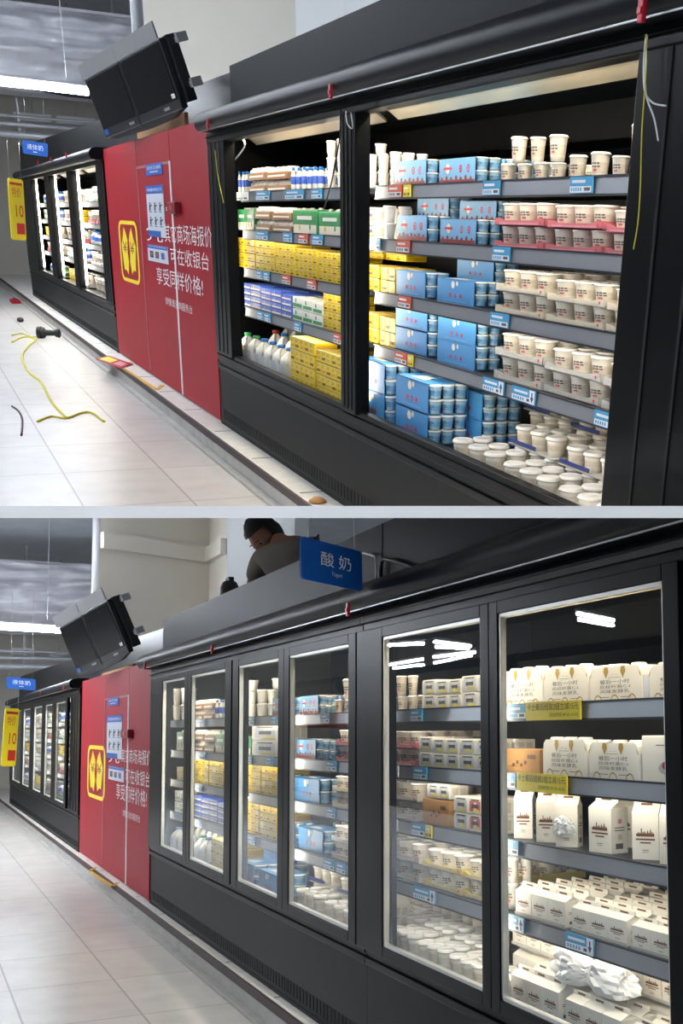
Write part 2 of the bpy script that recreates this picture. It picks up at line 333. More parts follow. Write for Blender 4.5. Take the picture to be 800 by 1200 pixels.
def clear_pack(w, d, h, nx=3, ny=2, lab=True):
    # shrink wrapped pots with wide flat lids and a printed strip
    mb = MB().box(-w/2, w/2, -d/2, d/2, 0, .004, 'tray_clear')
    if lab: mb.box(-w*.48, w*.12, -d/2-.002, -d/2, h*.12, h*.3, 'label_navy')
    o = mb.build('pot_pack'); D = min(w/nx, d/ny)*.985; r = D/2; m = MB(); h -= .006
    m.lathe([(r*.7, 0), (r*.76, h*.3), (r*.82, h*.6), (r*.85, h*.82)], 'cup_white', 14, ms=['cup_white', 'cup_print', 'cup_white'])
    m.lathe([(r*.9, h*.8), (r*1.0, h*.84), (r*1.0, h*.88), (r*.93, h*.93), (r*.9, h*1.0), (r*.84, h*1.0), (r*.8, h*.97)], 'lid_clear', 16)
    me = m.mesh('pot')
    for j in range(ny):
        for i in range(nx):
            c = bpy.data.objects.new('pot', me); COL.objects.link(c); c.parent = o; c.location = (-w/2+w*(i+.5)/nx, -d/2+d*(j+.5)/ny, .004)
    return o
def pot_pack(w, d, h, tint='cream'):
    mb = MB().box(-w/2, w/2, -d/2, d/2, 0, h, 'carton_white', .004); y = -d/2-.001
    mb.rect(-w*.38, w*.44, h*.16, h*.8, y, 'poster_white' if tint == 'cream' else 'tray_pink'); mb.disc(w*.05, h*.5, h*.24, y-.001, 'cream', 12); mb.rect(-w*.2, w*.3, h*.4, h*.62, y-.0015, 'ink_grey')
    mb.rect(-w*.1, w*.4, h*.18, h*.3, y-.0015, 'tag_yellow'); mb.rect(-w*.49, -w*.41, h*.1, h*.9, y-.0005, 'cream'); mb.rect(-w*.3, w*.35, h*.82, h*.9, y, 'ink_grey')
    for k in range(2): mb.poly([(w/2+.001, -d*.35+d*.4*k, h*.2), (w/2+.001, -d*.05+d*.4*k, h*.2), (w/2+.001, -d*.05+d*.4*k, h*.8), (w/2+.001, -d*.35+d*.4*k, h*.8)], 'cup_print')
    return mb.build('yogurt_carton')
def milk_trio(w, d, h):
    mb = MB(); n = 3; P = [(-w/2, 0), (w/2, 0)]; b = h*.9
    P = [(-w*.5, 0), (w*.5, 0), (w*.5, h*.70), (w*.48, h*.84), (w*.43, h*.93), (-w*.43, h*.93), (-w*.48, h*.84), (-w*.5, h*.70)]
    mb.prism(P, -d/2, d/2, 'carton_white', 'Y'); y = -d/2-.0015
    for xx in (-w/6*1, w/6*1):
        mb.poly([(xx-w*.035, y, h*.925), (xx+w*.035, y, h*.925), (xx+w*.05, y, h*.8), (xx, y, h*.62), (xx-w*.05, y, h*.8)], 'gold')
    for xx in (-w*.5, w*.5):
        s_ = -1 if xx > 0 else 1; mb.poly([(xx, y, h*.7), (xx+s_*w*.03, y, h*.92) if False else (xx+s_*w*.045, y, h*.8), (xx, y, h*.62)] if s_ < 0 else [(xx, y, h*.62), (xx+w*.045, y, h*.8), (xx, y, h*.7)], 'gold')
    for i in (-1, 0, 1):
        cx = i*w/3
        for a0 in range(7):
            t0 = math.pi*a0/7; t1 = math.pi*(a0+1)/7; r1, r2 = w*.085, w*.07
            mb.poly([(cx+r1*math.cos(t0), y, r1*math.sin(t0)*1.1), (cx+r1*math.cos(t1), y, r1*math.sin(t1)*1.1), (cx+r2*math.cos(t1), y, r2*math.sin(t1)*1.1), (cx+r2*math.cos(t0), y, r2*math.sin(t0)*1.1)], 'gold')
    mb.text('卡 士', -w*.07, w*.07, h*.70, h*.735, y, 'gold'); mb.rect(-w*.12, w*.12, h*.645, h*.655, y, 'ink_text')
    mb.text('餐后一小时', -w*.29, w*.29, h*.48, h*.595, y, 'ink_dark'); mb.text('双歧杆菌C-I', -w*.30, w*.30, h*.365, h*.455, y, 'ink_text'); mb.text('风味发酵乳', -w*.29, w*.29, h*.24, h*.34, y, 'ink_text')
    mb.rect(-w*.3, -w*.1, h*.13, h*.145, y, 'ink_text'); mb.rect(w*.12, w*.32, h*.13, h*.145, y, 'ink_text')
    o = mb.build('milk_multipack')
    for i in (-1, 0, 1):
        r = w*.095; MB().lathe([(r*.9, h*.90), (r, h*.94), (r*.92, h*.985), (r*.8, h)], 'lid_clear', 12).build('bottle_cap', o, (i*w/3*.97, -d/2+r*1.15, 0))
    MB().box(w/2-.001, w/2+.002, -d*.42, d*.42, h*.08, h*.66, 'poster_white').build('side_panel', o)
    return o
def skyline(mb, cx, z, w, h, y):
    hs = [.35, .5, .42, .95, .5, .62, .45, .7, .5, .85, .55, .4]; n = len(hs)
    P = [(cx-w/2, y, z)]
    for i in range(n): P += [(cx-w/2+w*(i+.1)/n, y, z+h*hs[i]*.8), (cx-w/2+w*(i+.5)/n, y, z+h*hs[i]), (cx-w/2+w*(i+.9)/n, y, z+h*hs[i]*.8)]
    P += [(cx+w/2, y, z)]
    for i in range(n): a = 1+3*i; mb.poly([(P[a][0], y, z), (P[a+2][0], y, z), P[a+2], P[a+1], P[a]], 'ink_sepia')
    mb.rect(cx-w/2, cx+w/2, z, z+h*.3, y-.0003, 'ink_sepia')
def gable(mb, w, d, h, cx=0, cy=0, hb=.8, fin=.09, deco=True):
    x0, x1, y0, y1 = cx-w/2, cx+w/2, cy-d/2, cy+d/2; b = h*hb; t = h*(1-fin)
    V = [(x0, y0, 0), (x1, y0, 0), (x1, y1, 0), (x0, y1, 0), (x0, y0, b), (x1, y0, b), (x1, y1, b), (x0, y1, b), (x0, cy-.004, t), (x1, cy-.004, t), (x1, cy+.004, t), (x0, cy+.004, t),
         (x0+w*.02, cy-.003, h), (x1-w*.02, cy-.003, h), (x1-w*.02, cy+.003, h), (x0+w*.02, cy+.003, h), (x0+w*.16, cy, t-.003), (x1-w*.16, cy, t-.003)]
    Fs = [(3, 2, 1, 0), (0, 1, 5, 4), (1, 2, 6, 5), (2, 3, 7, 6), (3, 0, 4, 7), (4, 5, 9, 8), (6, 7, 11, 10), (5, 6, 17), (5, 17, 9), (6, 10, 17), (7, 4, 16), (4, 8, 16), (7, 16, 11), (8, 9, 13, 12), (10, 11, 15, 14), (9, 10, 14, 13), (11, 8, 12, 15), (12, 13, 14, 15)]
    mb.add(V, Fs, 'carton_white')
    if deco:
        y = y0-.001; skyline(mb, cx, b*.5, w*.68, b*.2, y); mb.rect(cx-w*.36, cx+w*.36, b*.42, b*.455, y, 'ink_sepia'); mb.rect(cx-w*.2, cx+w*.2, b*.35, b*.38, y, 'ink_sepia')
        mb.rect(cx-w*.12, cx+w*.12, b*.2, b*.215, y, 'ink_text'); mb.rect(cx-w*.12, cx+w*.12, b*.16, b*.17, y, 'ink_text')
        mb.rect(cx-w*.22, cx+w*.22, h*(1-fin*.75), h*(1-fin*.3), cy-.0045, 'ink_brown')
        x = x1+.001
        def rx(a0, a1, c0, c1, m): mb.poly([(x, cy+a0*d, c0*b), (x, cy+a1*d, c0*b), (x, cy+a1*d, c1*b), (x, cy+a0*d, c1*b)], m)
        rx(-.25, .2, .1, .22, 'ink_text'); rx(-.1, .15, .3, .42, 'cup_print'); rx(-.3, .3, .5, .52, 'ink_text'); rx(-.3, .3, .56, .58, 'ink_text'); rx(-.1, .14, .66, .76, 'ink_pink')
def milk_carton(w, d, h):
    mb = MB(); gable(mb, w, d, h); o = mb.build('milk_carton')
    MB().box(-w*.47, w*.47, -.0045, .0045, h*.985, h*1.0, 'cream').build('top_seal', o); return o
def carton_pack(w, d, h):
    o = MB().box(-w/2, w/2, -d/2, d/2, 0, h*.03, 'tray_clear').box(-w/2-.001, w/2+.001, -d/2-.003, -d/2-.002, h*.03, h*.1, 'tray_clear').build('carton_multipack')
    m = MB(); gable(m, w/3*.97, d/2*.97, h*.97, hb=.74, fin=.13); me = m.mesh('carton')
    for j in range(2):
        for i in range(3):
            c = bpy.data.objects.new('carton', me); COL.objects.link(c); c.parent = o; c.location = (-w/2+w*(i+.5)/3, -d/2+d*(j+.5)/2, h*.03)
    return o
def cardboard_box(w, d, h):
    mb = MB().box(-w/2, w/2, -d/2, d/2, 0, h, 'cardboard', .003); y = -d/2-.001
    mb.rect(-w*.3, -w*.05, h*.3, h*.34, y, 'cardboard_tape')
    for k in range(4): mb.rect(-w*.18+w*.1*k, -w*.12+w*.1*k, h*(.3+.1*(k % 2)), h*(.42+.12*(k % 2)), y, 'ink_brown')
    mb.rect(w*.2, w*.4, h*.62, h*.78, y, 'ink_brown')
    o = mb.build('cardboard_box'); MB().box(-w/2+.002, w/2-.002, -d*.09, d*.09, h-.001, h+.0015, 'cardboard_tape').box(w/2-.001, w/2+.0015, -d*.09, d*.09, h*.6, h, 'cardboard_tape').build('packing_tape', o); return o
def food_box(w, d, h):
    mb = MB().box(-w/2, w/2, -d/2, d/2, 0, h, 'carton_white', .003); y = -d/2-.001
    mb.disc(w*.12, h*.32, w*.28, y, 'tray_clear', 16, h*.16); mb.disc(w*.12, h*.36, w*.2, y-.001, 'food_orange', 14, h*.1)
    for k in range(5): mb.disc(w*(-.02+.07*k), h*(.38+.02*(k % 2)), w*.05, y-.002, 'pack_yellow_deep' if k % 2 else 'straw_red', 8)
    mb.rect(-w*.2, w*.4, h*.8, h*.82, y, 'ink_grey'); mb.rect(0, w*.4, h*.7, h*.73, y, 'ink_grey')
    o = mb.build('gift_box'); MB().box(-w/2+.001, w/2-.001, -d/2+.001, d/2-.001, h, h+.002, 'lid_white').build('lid', o); return o
# ------------------------------------------------------------------ freezers
def rail_prism(mb, x0, x1, y, z, m='rail_grey'):
    mb.prism([(y, z-.036), (y+.006, z-.036), (y+.012, z+.016), (y+.004, z+.016)], x0, x1, m, 'X')
    mb.box(x0, x1, y-.004, y+.008, z+.014, z+.02, 'rail_dark'); mb.box(x0, x1, y-.003, y+.008, z-.041, z-.035, 'rail_dark')
def freezer(room, X0, X1, name, label, posts, bays, zt, zb, shelves, deck, hdr, can, doors=(), tubes=(), base_h=.40, depth=.85, roofz=1.96, vents=True, ends=(1, 1)):
    """posts: (x0,x1); bays: (x0,x1) openings; hdr: (x0,x1,z0,z1) or None; can: (x0,x1)"""
    r = empty(name); bx = (X0+X1)/2
    sh = lambda x: x-bx
    mb = MB().box(sh(X0), sh(X1), 0, .03, .0, base_h, 'base_black'); 
    o = mb.build('base_panel', r)
    if vents:
        v = MB(); x = X0+.08
        while x < X1-.08: v.box(sh(x), sh(x+.022), -.002, .004, .045, .115, 'slot_black'); x += .05
        v.box(sh(X0), sh(X1), -.003, .006, .002, .02, 'slot_black'); v.build('vent_grille', o)
    mb = MB()
    for k, (y, z0, z1) in enumerate(((-.012, base_h, base_h+.03), (.0, base_h+.032, base_h+.06), (-.01, base_h+.062, zb-.03), (.0, zb-.028, zb))): mb.box(sh(X0), sh(X1), y, .05, z0, z1, 'black_metal', .004)
    mb.build('bottom_rail', r)
    prof = [(.1, 1.925), (-.10, 1.925), (-.118, 1.94), (-.128, 1.965), (-.126, 1.995), (-.112, 2.02), (-.09, 2.036), (-.04, 2.045), (.1, 2.045)]
    MB().prism(prof, sh(can[0]), sh(can[1]), 'canopy_black', 'X', smooth=True).box(sh(can[0]), sh(can[1]), -.101, -.095, 1.921, 1.926, 'rail_grey').build('canopy', r)
    MB().box(sh(X0), sh(X1), -.02, .06, zt, 1.93, 'black_metal', .006).box(sh(X0), sh(X1), -.035, -.015, zt+.035, 1.90, 'black_matt', .004).build('top_rail', r)
    if hdr: MB().box(sh(hdr[0]), sh(hdr[1]), .07, .085, hdr[2], hdr[3], 'header_black').box(sh(hdr[0]), sh(hdr[0])+.012, .07, depth*.6, hdr[2], hdr[3], 'header_black').build('header_panel', r)
    MB().box(sh(X0), sh(X1), depth, depth+.04, 0, roofz, 'inner_black').build('back_panel', r)
    MB().box(sh(X0), sh(X1), .05, depth, roofz-.03, roofz, 'inner_black').build('roof_panel', r)
    for q0, q1 in posts:
        m = MB().box(sh(q0), sh(q1), -.015, .012 if doors else .06, zb-.02, zt+.02, 'black_metal', .005); w = q1-q0
        for k in (.25, .5, .75): m.box(sh(q0)+w*k-.006, sh(q0)+w*k+.006, -.019, .0, zb, zt, 'slot_black')
        m.build('post', r)
    for a, s_, on in ((X0, 1, ends[0]), (X1, -1, ends[1])):
        if not on: continue
        MB().box(min(sh(a), sh(a)+s_*.03), max(sh(a), sh(a)+s_*.03), .0, depth+.04, 0, roofz, 'black_metal').build('end_panel', r)
    for a, b in bays:
        for z in shelves:
            w = depth-.2
            o = MB().box(sh(a)-.04, sh(b)+.04, .112, depth-.02, z-.012, z+.012, 'shelf_grey').build('shelf', r)
            m = MB(); rail_prism(m, sh(a)-.04, sh(b)+.04, .1, z); m.build('price_rail', o); MB().box(sh(a), sh(b), .116, .134, z-.02, z-.0125, 'shelf_fill').build('lamp_or_fill_strip', o)  # glowing strip added under each shelf to brighten the goods below
        MB().box(sh(a)-.04, sh(b)+.04, .06, depth-.02, deck-.03, deck, 'shelf_grey').build('deck', r)
        MB().prism([(.10, zt+.06), (.17, zt+.03), (.21, zt+.0), (.21, zt-.01), (.165, zt+.02), (.10, zt+.05)], sh(a)-.03, sh(b)+.03, 'reflector', 'X').build('reflector', r)
        MB().box(sh(a), sh(b), .064, .09, zt+.033, zt+.05, 'led_soft').build('lamp_or_fill_strip', r)
        MB().prism([(depth-.02, 1.78), (depth-.12, 1.76), (depth-.15, 1.72), (depth-.13, 1.66), (depth-.02, 1.64)], sh(a), sh(b), 'black_metal', 'X').build('air_duct', r)
    for x, z0, z1, s_ in tubes:
        t = MB().lathe([(.014, z0), (.014, z1)], 'led', 10, (sh(x), .066, 0)).build('lamp_or_fill_tube', r)
        MB().lathe([(.017, z1), (.017, z1+.05)], 'white_plastic', 10, (sh(x), .066, 0)).build('tube_socket', t); MB().lathe([(.017, z0-.05), (.017, z0)], 'white_plastic', 10, (sh(x), .066, 0)).build('tube_socket', t)
    for a, b, fl in doors:
        st = .045; d = MB(); y0, y1 = -.055, -.02; z0, z1 = zb, zt
        sl, sr = fl
        d.box(sh(a), sh(a)+sl, y0, y1, z0, z1, 'black_metal', .004).box(sh(b)-sr, sh(b), y0, y1, z0, z1, 'black_metal', .004)
        d.box(sh(a)+sl, sh(b)-sr, y0, y1, z0, z0+st, 'black_metal', .003).box(sh(a)+sl, sh(b)-sr, y0, y1, z1-st, z1, 'black_metal', .003)
        o = d.build('glass_door', r)
        g = MB(); gx0, gx1, gz0, gz1 = sh(a)+sl, sh(b)-sr, z0+st, z1-st; e = .012
        g.box(gx0, gx0+e, -.05, -.028, gz0, gz1, 'alu').box(gx1-e*.6, gx1, -.05, -.028, gz0, gz1, 'alu').box(gx0, gx1, -.05, -.028, gz0, gz0+e, 'alu').box(gx0, gx1, -.05, -.028, gz1-e, gz1, 'alu'); g.build('spacer_bar', o)
        MB().box(gx0, gx1, -.042, -.038, gz0, gz1, 'glass').build('pane', o)
        kx = (room.C[0]-a)/(-.04-room.C[1]); xt = a+sl*.3-kx*.105
        xt = xt if xt > X0+.05 else (X0+.045 if ends[0] else None)
        if xt: MB().lathe([(.012, zb+.08), (.012, zt-.1)], 'led', 8, (sh(xt), .065, 0)).build('lamp_or_fill_tube', r)
    tag(r, room, label, 'freezer', loc=(bx, 0, 0)); return r
# ------------------------------------------------------------------ filling shelves
PROD = []
def px_dims(room, x0, x1, Y, Z):
    a, b = room.xs(x0, Y, Z), room.xs(x1, Y, Z); return a, b, room.depth(((a+b)/2, Y, Z))
def q(v, s=.004): return max(s, round(v/s)*s)
def place(room, key, fn, X, Y, Z, label, cat, group, rz=0):
    o = inst(key, fn); tag(o, room, label, cat, group, loc=(X, Y, Z), rz=rz); PROD.append(o); return o
KIND = {
 # kind: (builder(w,d,h), depth as function, words, category)
 'cup':      (lambda w, d, h: yogurt_cup(w, h, lid='lid_clear'), None, 'printed white clear lidded cup', 'yogurt cup'),
 'cupc':     (lambda w, d, h: yogurt_cup(w, h, body='lid_white', pr='lid_white', lid='lid_white', mark='C'), None, 'plain white ring marked cup', 'yogurt cup'),
 'bluecup':  (lambda w, d, h: yogurt_cup(w, h, body='cup_blue', pr='pack_light_blue', lid='lid_white'), None, 'pale blue cup', 'yogurt cup'),
 'clearcup': (lambda w, d, h: yogurt_cup(w, h, body='tray_clear', pr='cup_print', lid='lid_clear'), None, 'clear pot with lid', 'yogurt cup'),
 'bottle':   (lambda w, d, h: drink_bottle(w, h), None, 'white bottle with blue label', 'bottle'),
 'bpack':    (bottle_pack, .10, 'brown banded white bottle pack', 'bottle pack'),
 'green':    (green_pack, .10, 'green printed drink pack', 'drink pack'),
 'smallb':   (lambda w, d, h: small_pack(w, d, h, 'label_blue', 'cream', 'pack_yellow'), .08, 'blue and cream drink pack', 'drink pack'),
 'smallg':   (lambda w, d, h: small_pack(w, d, h, 'milk', 'pack_green', 'pack_green'), .08, 'white and green drink pack', 'drink pack'),
 'yellow':   (lambda w, d, h: yellow_pack(w, d, h, max(2, min(5, round(w/.075)))), .11, 'yellow yogurt pack', 'yogurt pack'),
 'straw':    (lambda w, d, h: sleeve_box(w, d, h, 'straw'), .13, 'pale blue strawberry yogurt box', 'yogurt box'),
 'blue':     (lambda w, d, h: sleeve_box(w, d, h, 'blue'), .14, 'sky blue yogurt box', 'yogurt box'),
 'bigblue':  (lambda w, d, h: sleeve_box(w, d, h, 'blue'), .22, 'large sky blue yogurt box', 'yogurt box'),
 'tpink':    (lambda w, d, h: cup_tray(w, d, h, 'tray_pink'), .20, 'pink rimmed tray of cups', 'cup tray'),
 'tbeige':   (lambda w, d, h: cup_tray(w, d, h, 'tray_beige'), .20, 'beige tray of lidded cups', 'cup tray'),
 'twhite':   (lambda w, d, h: cup_tray(w, d, h, 'tray_clear'), .20, 'pale tray of lidded cups', 'cup tray'),
 'tyellow':  (lambda w, d, h: cup_tray(w, d, h, 'tray_yellow', lid='lid_white', pr='cream'), .20, 'yellow edged tray of cups', 'cup tray'),
 'clear':    (lambda w, d, h: clear_pack(w, d, h), .20, 'blue striped lidded pot pack', 'pot pack'),
 'clearp':   (lambda w, d, h: clear_pack(w, d, h, lab=False), .18, 'clear wrapped lidded pot pack', 'pot pack'),
 'pot':      (pot_pack, .09, 'white printed yogurt carton', 'yogurt carton'),
 'potp':     (lambda w, d, h: pot_pack(w, d, h, 'pink'), .09, 'white and pink yogurt carton', 'yogurt carton'),
 'trio':     (milk_trio, .10, 'cream pack with gold diamonds', 'milk pack'),
 'carton':   (milk_carton, .10, 'tall white gable milk carton', 'milk carton'),
 'cpack':    (carton_pack, .16, 'block of small gable cartons', 'carton pack'),
 'cbox':     (cardboard_box, .14, 'brown cardboard box', 'box'),
 'food':     (food_box, .08, 'white box with food picture', 'box'),
 'jugg':     (lambda w, d, h: milk_jug(w, h, 'cap_green'), None, 'milk jug with green cap', 'milk jug'),
 'jugb':     (lambda w, d, h: milk_jug(w, h, 'cap_blue'), None, 'milk jug with blue cap', 'milk jug'),
 'jugr':     (lambda w, d, h: milk_jug(w, h, 'cap_red'), None, 'milk jug with red cap', 'milk jug'),
}
COUNT = {}
TAKEN = []
def room_for(room, x, y, z, w, d, h):
    # is this place on the shelf still empty, and does the thing fit under the next shelf and inside the case?
    X0, X1 = (-2.60, 3.06) if room is R1 else (-3.84, 3.86); SHL = SH1 if room is R1 else SH2
    if x-w/2 < X0 or x+w/2 > X1 or y+d/2 > (.825 if z < 1.4 else .69): return False
    up = [q_-.0125 for q_ in SHL if q_ > z]
    if up and z+h > min(up): return False
    for (n, x0, x1, y0, y1, z0, z1) in TAKEN:
        if n == room.n and x-w/2 < x1-.001 and x+w/2 > x0+.001 and y-d/2 < y1-.001 and y+d/2 > y0+.001 and z < z1-.001 and z+h > z0+.001: return False
    TAKEN.append((room.n, x-w/2, x+w/2, y-d/2, y+d/2, z, z+h)); return True
TIER = {1: '', 2: 'lower tier', 3: 'third tier'}
def run(room, where, shelf, Z, kind, spans, hpx, tiers=1, rows=1, Y0=.15, gap=.012, jit=.0, rowtier=None, d=None, z0=0, top=None, zpx=None, ntop=1, rz=0):
    """spans: list of (px0,px1) front faces at the shelf's front line; rows go back from there"""
    fn, dd, words, cat = KIND[kind]; d = d or dd; n = len(spans); made = []
    for i, (p0, p1) in enumerate(spans):
        zz = q(zpx*px_dims(room, p0, p1, Y0, Z)[2]/F)*ntop+.0012 if zpx else z0
        a, b, dep = px_dims(room, p0, p1, Y0, Z+zz); w = (b-a); h = hpx*dep/F
        if d is None:
            D = min(w*.97, (p1-p0)*dep/F*.98); ww = D; dpt = D
        else: ww = w*.985; dpt = d
        ww, h2 = q(ww), q(h)
        for k in range(rows):
            for t in range(tiers if (k == 0 or rowtier is None) else rowtier):
                y = Y0+dpt/2+k*(dpt+gap); z = Z+zz+t*(h2*1.0+.0008)
                if not room_for(room, (a+b)/2, y, z, ww, dpt, h2): break
                key = (kind, ww, round(dpt, 3), h2)
                tw = '' if tiers == 1 else ('lower' if t == 0 else 'upper' if t == tiers-1 else 'middle')
                ck = (where, shelf, kind, t, 'f' if k == 0 else 'b', top)
                COUNT[ck] = COUNT.get(ck, 0)+1
                if k == 0: pos = ORD[COUNT[ck]]+' from hoarding'
                else: pos = 'rear rows'
                lab = f"{words}, {pos}{', '+tw if tw and k == 0 else ''}{', '+top if top else ''}, {shelf}, {where}"
                o = place(room, key, lambda: fn(ww, dpt, h2), (a+b)/2+random.uniform(-jit, jit), y, z, lab, cat, f"{words}s on {shelf} {where}"[:70], rz+random.uniform(-1, 1)*jit*2)
                made.append(o)
    return made
def even(x0, x1, n): return [(x0+(x1-x0)*i/n, x0+(x1-x0)*(i+1)/n) for i in range(n)]
def price_tag(room, px, py, wpx, col, where, arrow=None):
    p = room.onY(px, py, .094); p2 = room.onY(px+wpx, py, .094); w = abs(p2[0]-p[0]); h = .05
    key = ('tag', col, q(w, .01), arrow)
    def mk():
        w2 = q(w, .01); m = MB().box(-w2/2, w2/2, -.002, .002, -h/2, h/2, {'b': 'tag_blue', 'r': 'tag_red', 'y': 'tag_yellow', 'w': 'tag_white'}[col])
        m.rect(-w2*.48, w2*.48, -h*.46, -h*.08, -.003, 'tag_white' if col != 'y' else 'tag_yellow')
        for k in range(5): m.rect(-w2*.42+w2*.1*k, -w2*.36+w2*.1*k, -h*.38, -h*.16, -.0035, 'ink_grey' if col != 'b' else 'tag_blue')
        m.rect(w2*.16, w2*.42, -h*.36, -h*.16, -.0035, 'ink_grey'); m.rect(-w2*.4, w2*.2, h*.12, h*.3, -.003, 'tag_white')
        if arrow:
            m.rect(w2*.28, w2*.5, -h*.5, h*.5, -.004, 'tag_white'); c = w2*.39; s_ = 1 if arrow == 'up' else -1
            m.poly([(c-w2*.07, -.0045, 0), (c+w2*.07, -.0045, 0), (c, -.0045, s_*h*.4)], 'label_navy'); m.rect(c-w2*.025, c+w2*.025, -h*.35 if s_ > 0 else 0, 0 if s_ > 0 else h*.35, -.0045, 'label_navy')
        return m.build('price_tag')
    o = inst(key, mk); k = ('tag', where); COUNT[k] = COUNT.get(k, 0)+1
    cw = {'b': 'blue', 'r': 'red', 'y': 'yellow', 'w': 'white'}[col]
    tag(o, room, f"{cw} price tag{' with arrow' if arrow else ''}, {ORD[COUNT[k]]} along {where}", 'price tag', f"price tags along {where}"[:70], loc=((p[0]+p2[0])/2, .0935, p[2])); return o
# ================================================================== UPPER FLOOR (open freezer)
R = R1
SH1 = [1.55, 1.32, 1.083, .832]; D1 = .471
W1 = 'of open freezer'
tA, tB = R.xs(272, .066, 1.2), R.xs(424, .066, 1.2)
freezer(R, -2.64, 3.1, 'open_freezer', 'black open fronted dairy freezer with lit shelves beside the red hoarding',
        [(-2.64, -2.2), (0.0, .21), (2.46, 3.1)], [(-2.2, 0), (.21, 2.46)], 1.865, .53, SH1, .47, (-2.3, 3.1, 2.04, 2.305), (-2.5, 3.1),
        tubes=[(tA, .60, 1.70, 1), (tB, .56, 1.72, 1), (-.05, .6, 1.75, -1), (2.50, .6, 1.75, -1), (.1, .6, 1.75, 1)])  # last three tubes are added unseen behind posts as fill light
def shelfz(k): return SH1[k]+.0125
A, B = 'narrower open bay', 'wider open bay'
S_ = ['top shelf', 'second shelf', 'third shelf', 'fourth shelf', 'bottom deck']
z = shelfz(0)
run(R, A, S_[0], z, 'bottle', even(277, 290, 3), 24, rows=3)
run(R, A, S_[0], z, 'bpack', [(291, 311), (311.5, 337)], 13.5, tiers=2, rows=3)
run(R, A, S_[0], z, 'bottle', even(338, 376, 6), 26, rows=3)
run(R, A, S_[0], z, 'cupc', [(377, 389), (389, 401)], 17.5, tiers=3, rows=2)
run(R, B, S_[0], z, 'cupc', even(425, 449, 2), 18.5, tiers=2, rows=3)
run(R, B, S_[0], z, 'cupc', [(432, 447)], 12, Y0=.2, zpx=18.5, ntop=2, top='stacked above')
run(R, B, S_[0], z, 'cupc', [(450, 464)], 19.5, tiers=2, rows=3)
run(R, B, S_[0], z, 'straw', [(462.5, 501), (514, 559)], 28, rows=3, d=.12)
run(R, B, S_[0], z, 'cup', even(577, 655, 4), 20.5, rows=3)
run(R, B, S_[0], z, 'cup', [(588, 609), (611, 631), (632, 655)], 27.5, zpx=20.7, top='stacked above')
run(R, B, S_[0], z, 'cup', [(655, 678)], 28); run(R, B, S_[0], z, 'cup', [(680, 704)], 30); run(R, B, S_[0], z, 'cup', [(705, 728), (729.5, 748)], 25, rows=2)
run(R, B, S_[0], z, 'cup', [(730, 748)], 32, zpx=25, top='stacked above')
z = shelfz(1)
run(R, A, S_[1], z, 'green', even(279, 298, 2), 23, rows=2)
run(R, A, S_[1], z, 'bpack', [(298.5, 317.5), (318, 342)], 14, tiers=2, rows=3)
run(R, A, S_[1], z, 'green', [(343, 372), (373, 401)], 27, rows=2)
run(R, B, S_[1], z, 'pot', [(426, 440)], 17, tiers=2, rows=2)
run(R, B, S_[1], z, 'cupc', [(441, 457)], 19, tiers=2, rows=2)
run(R, B, S_[1], z, 'straw', [(465, 502), (515, 560)], 28.5, d=.12)
run(R, B, S_[1], z, 'straw', [(488, 527), (537, 583)], 23.5, tiers=2, Y0=.31, d=.12, top='back row')
run(R, B, S_[1], z, 'tpink', [(578, 636), (638, 704), (707, 760)], 25.5, tiers=2, rows=2)
run(R, B, S_[1], z, 'bluecup', even(582, 640, 4), 20, tiers=2, Y0=.34, top='far back')
z = shelfz(2)
run(R, A, S_[2], z, 'yellow', [(279, 299), (300, 322), (323, 345), (346, 372), (373, 401)], 16.5, tiers=2, rows=2)
run(R, A, S_[2], z, 'yellow', [(318, 342), (346, 371)], 7, z0=.178, Y0=.17, top='laid above')
run(R, B, S_[2], z, 'yellow', [(426, 444), (446, 463)], 28, rows=2, d=.10)
run(R, B, S_[2], z, 'yellow', [(428, 448), (452, 476)], 13, z0=.142, Y0=.26, top='laid behind')
run(R, B, S_[2], z, 'blue', [(464, 500), (511.5, 558)], 28, d=.12)
run(R, B, S_[2], z, 'blue', [(480, 520), (534, 580)], 23.5, tiers=2, Y0=.31, d=.12, top='back row')
run(R, B, S_[2], z, 'tbeige', [(579, 637), (639, 706), (708.5, 760)], 24, tiers=2, rows=2)
run(R, B, S_[2], z, 'bluecup', even(585, 645, 4), 20, tiers=2, Y0=.36, top='far back')
run(R, B, S_[2], z, 'cup', [(618, 638)], 18, zpx=24, ntop=2, top='on trays')
z = shelfz(3)
run(R, A, S_[3], z, 'smallb', even(294, 342, 4), 13, tiers=2, rows=3)
run(R, A, S_[3], z, 'smallb', even(279, 294, 2), 13, tiers=2, rows=3)
run(R, A, S_[3], z, 'smallg', even(343, 378, 3), 27, rows=3)
run(R, A, S_[3], z, 'yellow', [(379, 401)], 20, tiers=2, rows=2, d=.09)
run(R, B, S_[3], z, 'yellow', [(426, 443), (445, 463)], 33, rows=2, d=.1)
run(R, B, S_[3], z, 'yellow', [(430, 450)], 18, z0=.168, Y0=.26, top='laid behind')
run(R, B, S_[3], z, 'blue', [(463, 502), (511.5, 559)], 26.5, tiers=2, d=.12)
run(R, B, S_[3], z, 'twhite', [(578, 634), (636, 701), (703.5, 760)], 26.5, tiers=2, rows=3)
run(R, B, S_[3], z, 'bluecup', even(575, 640, 4), 20, tiers=2, Y0=.31, rows=2, top='far back')
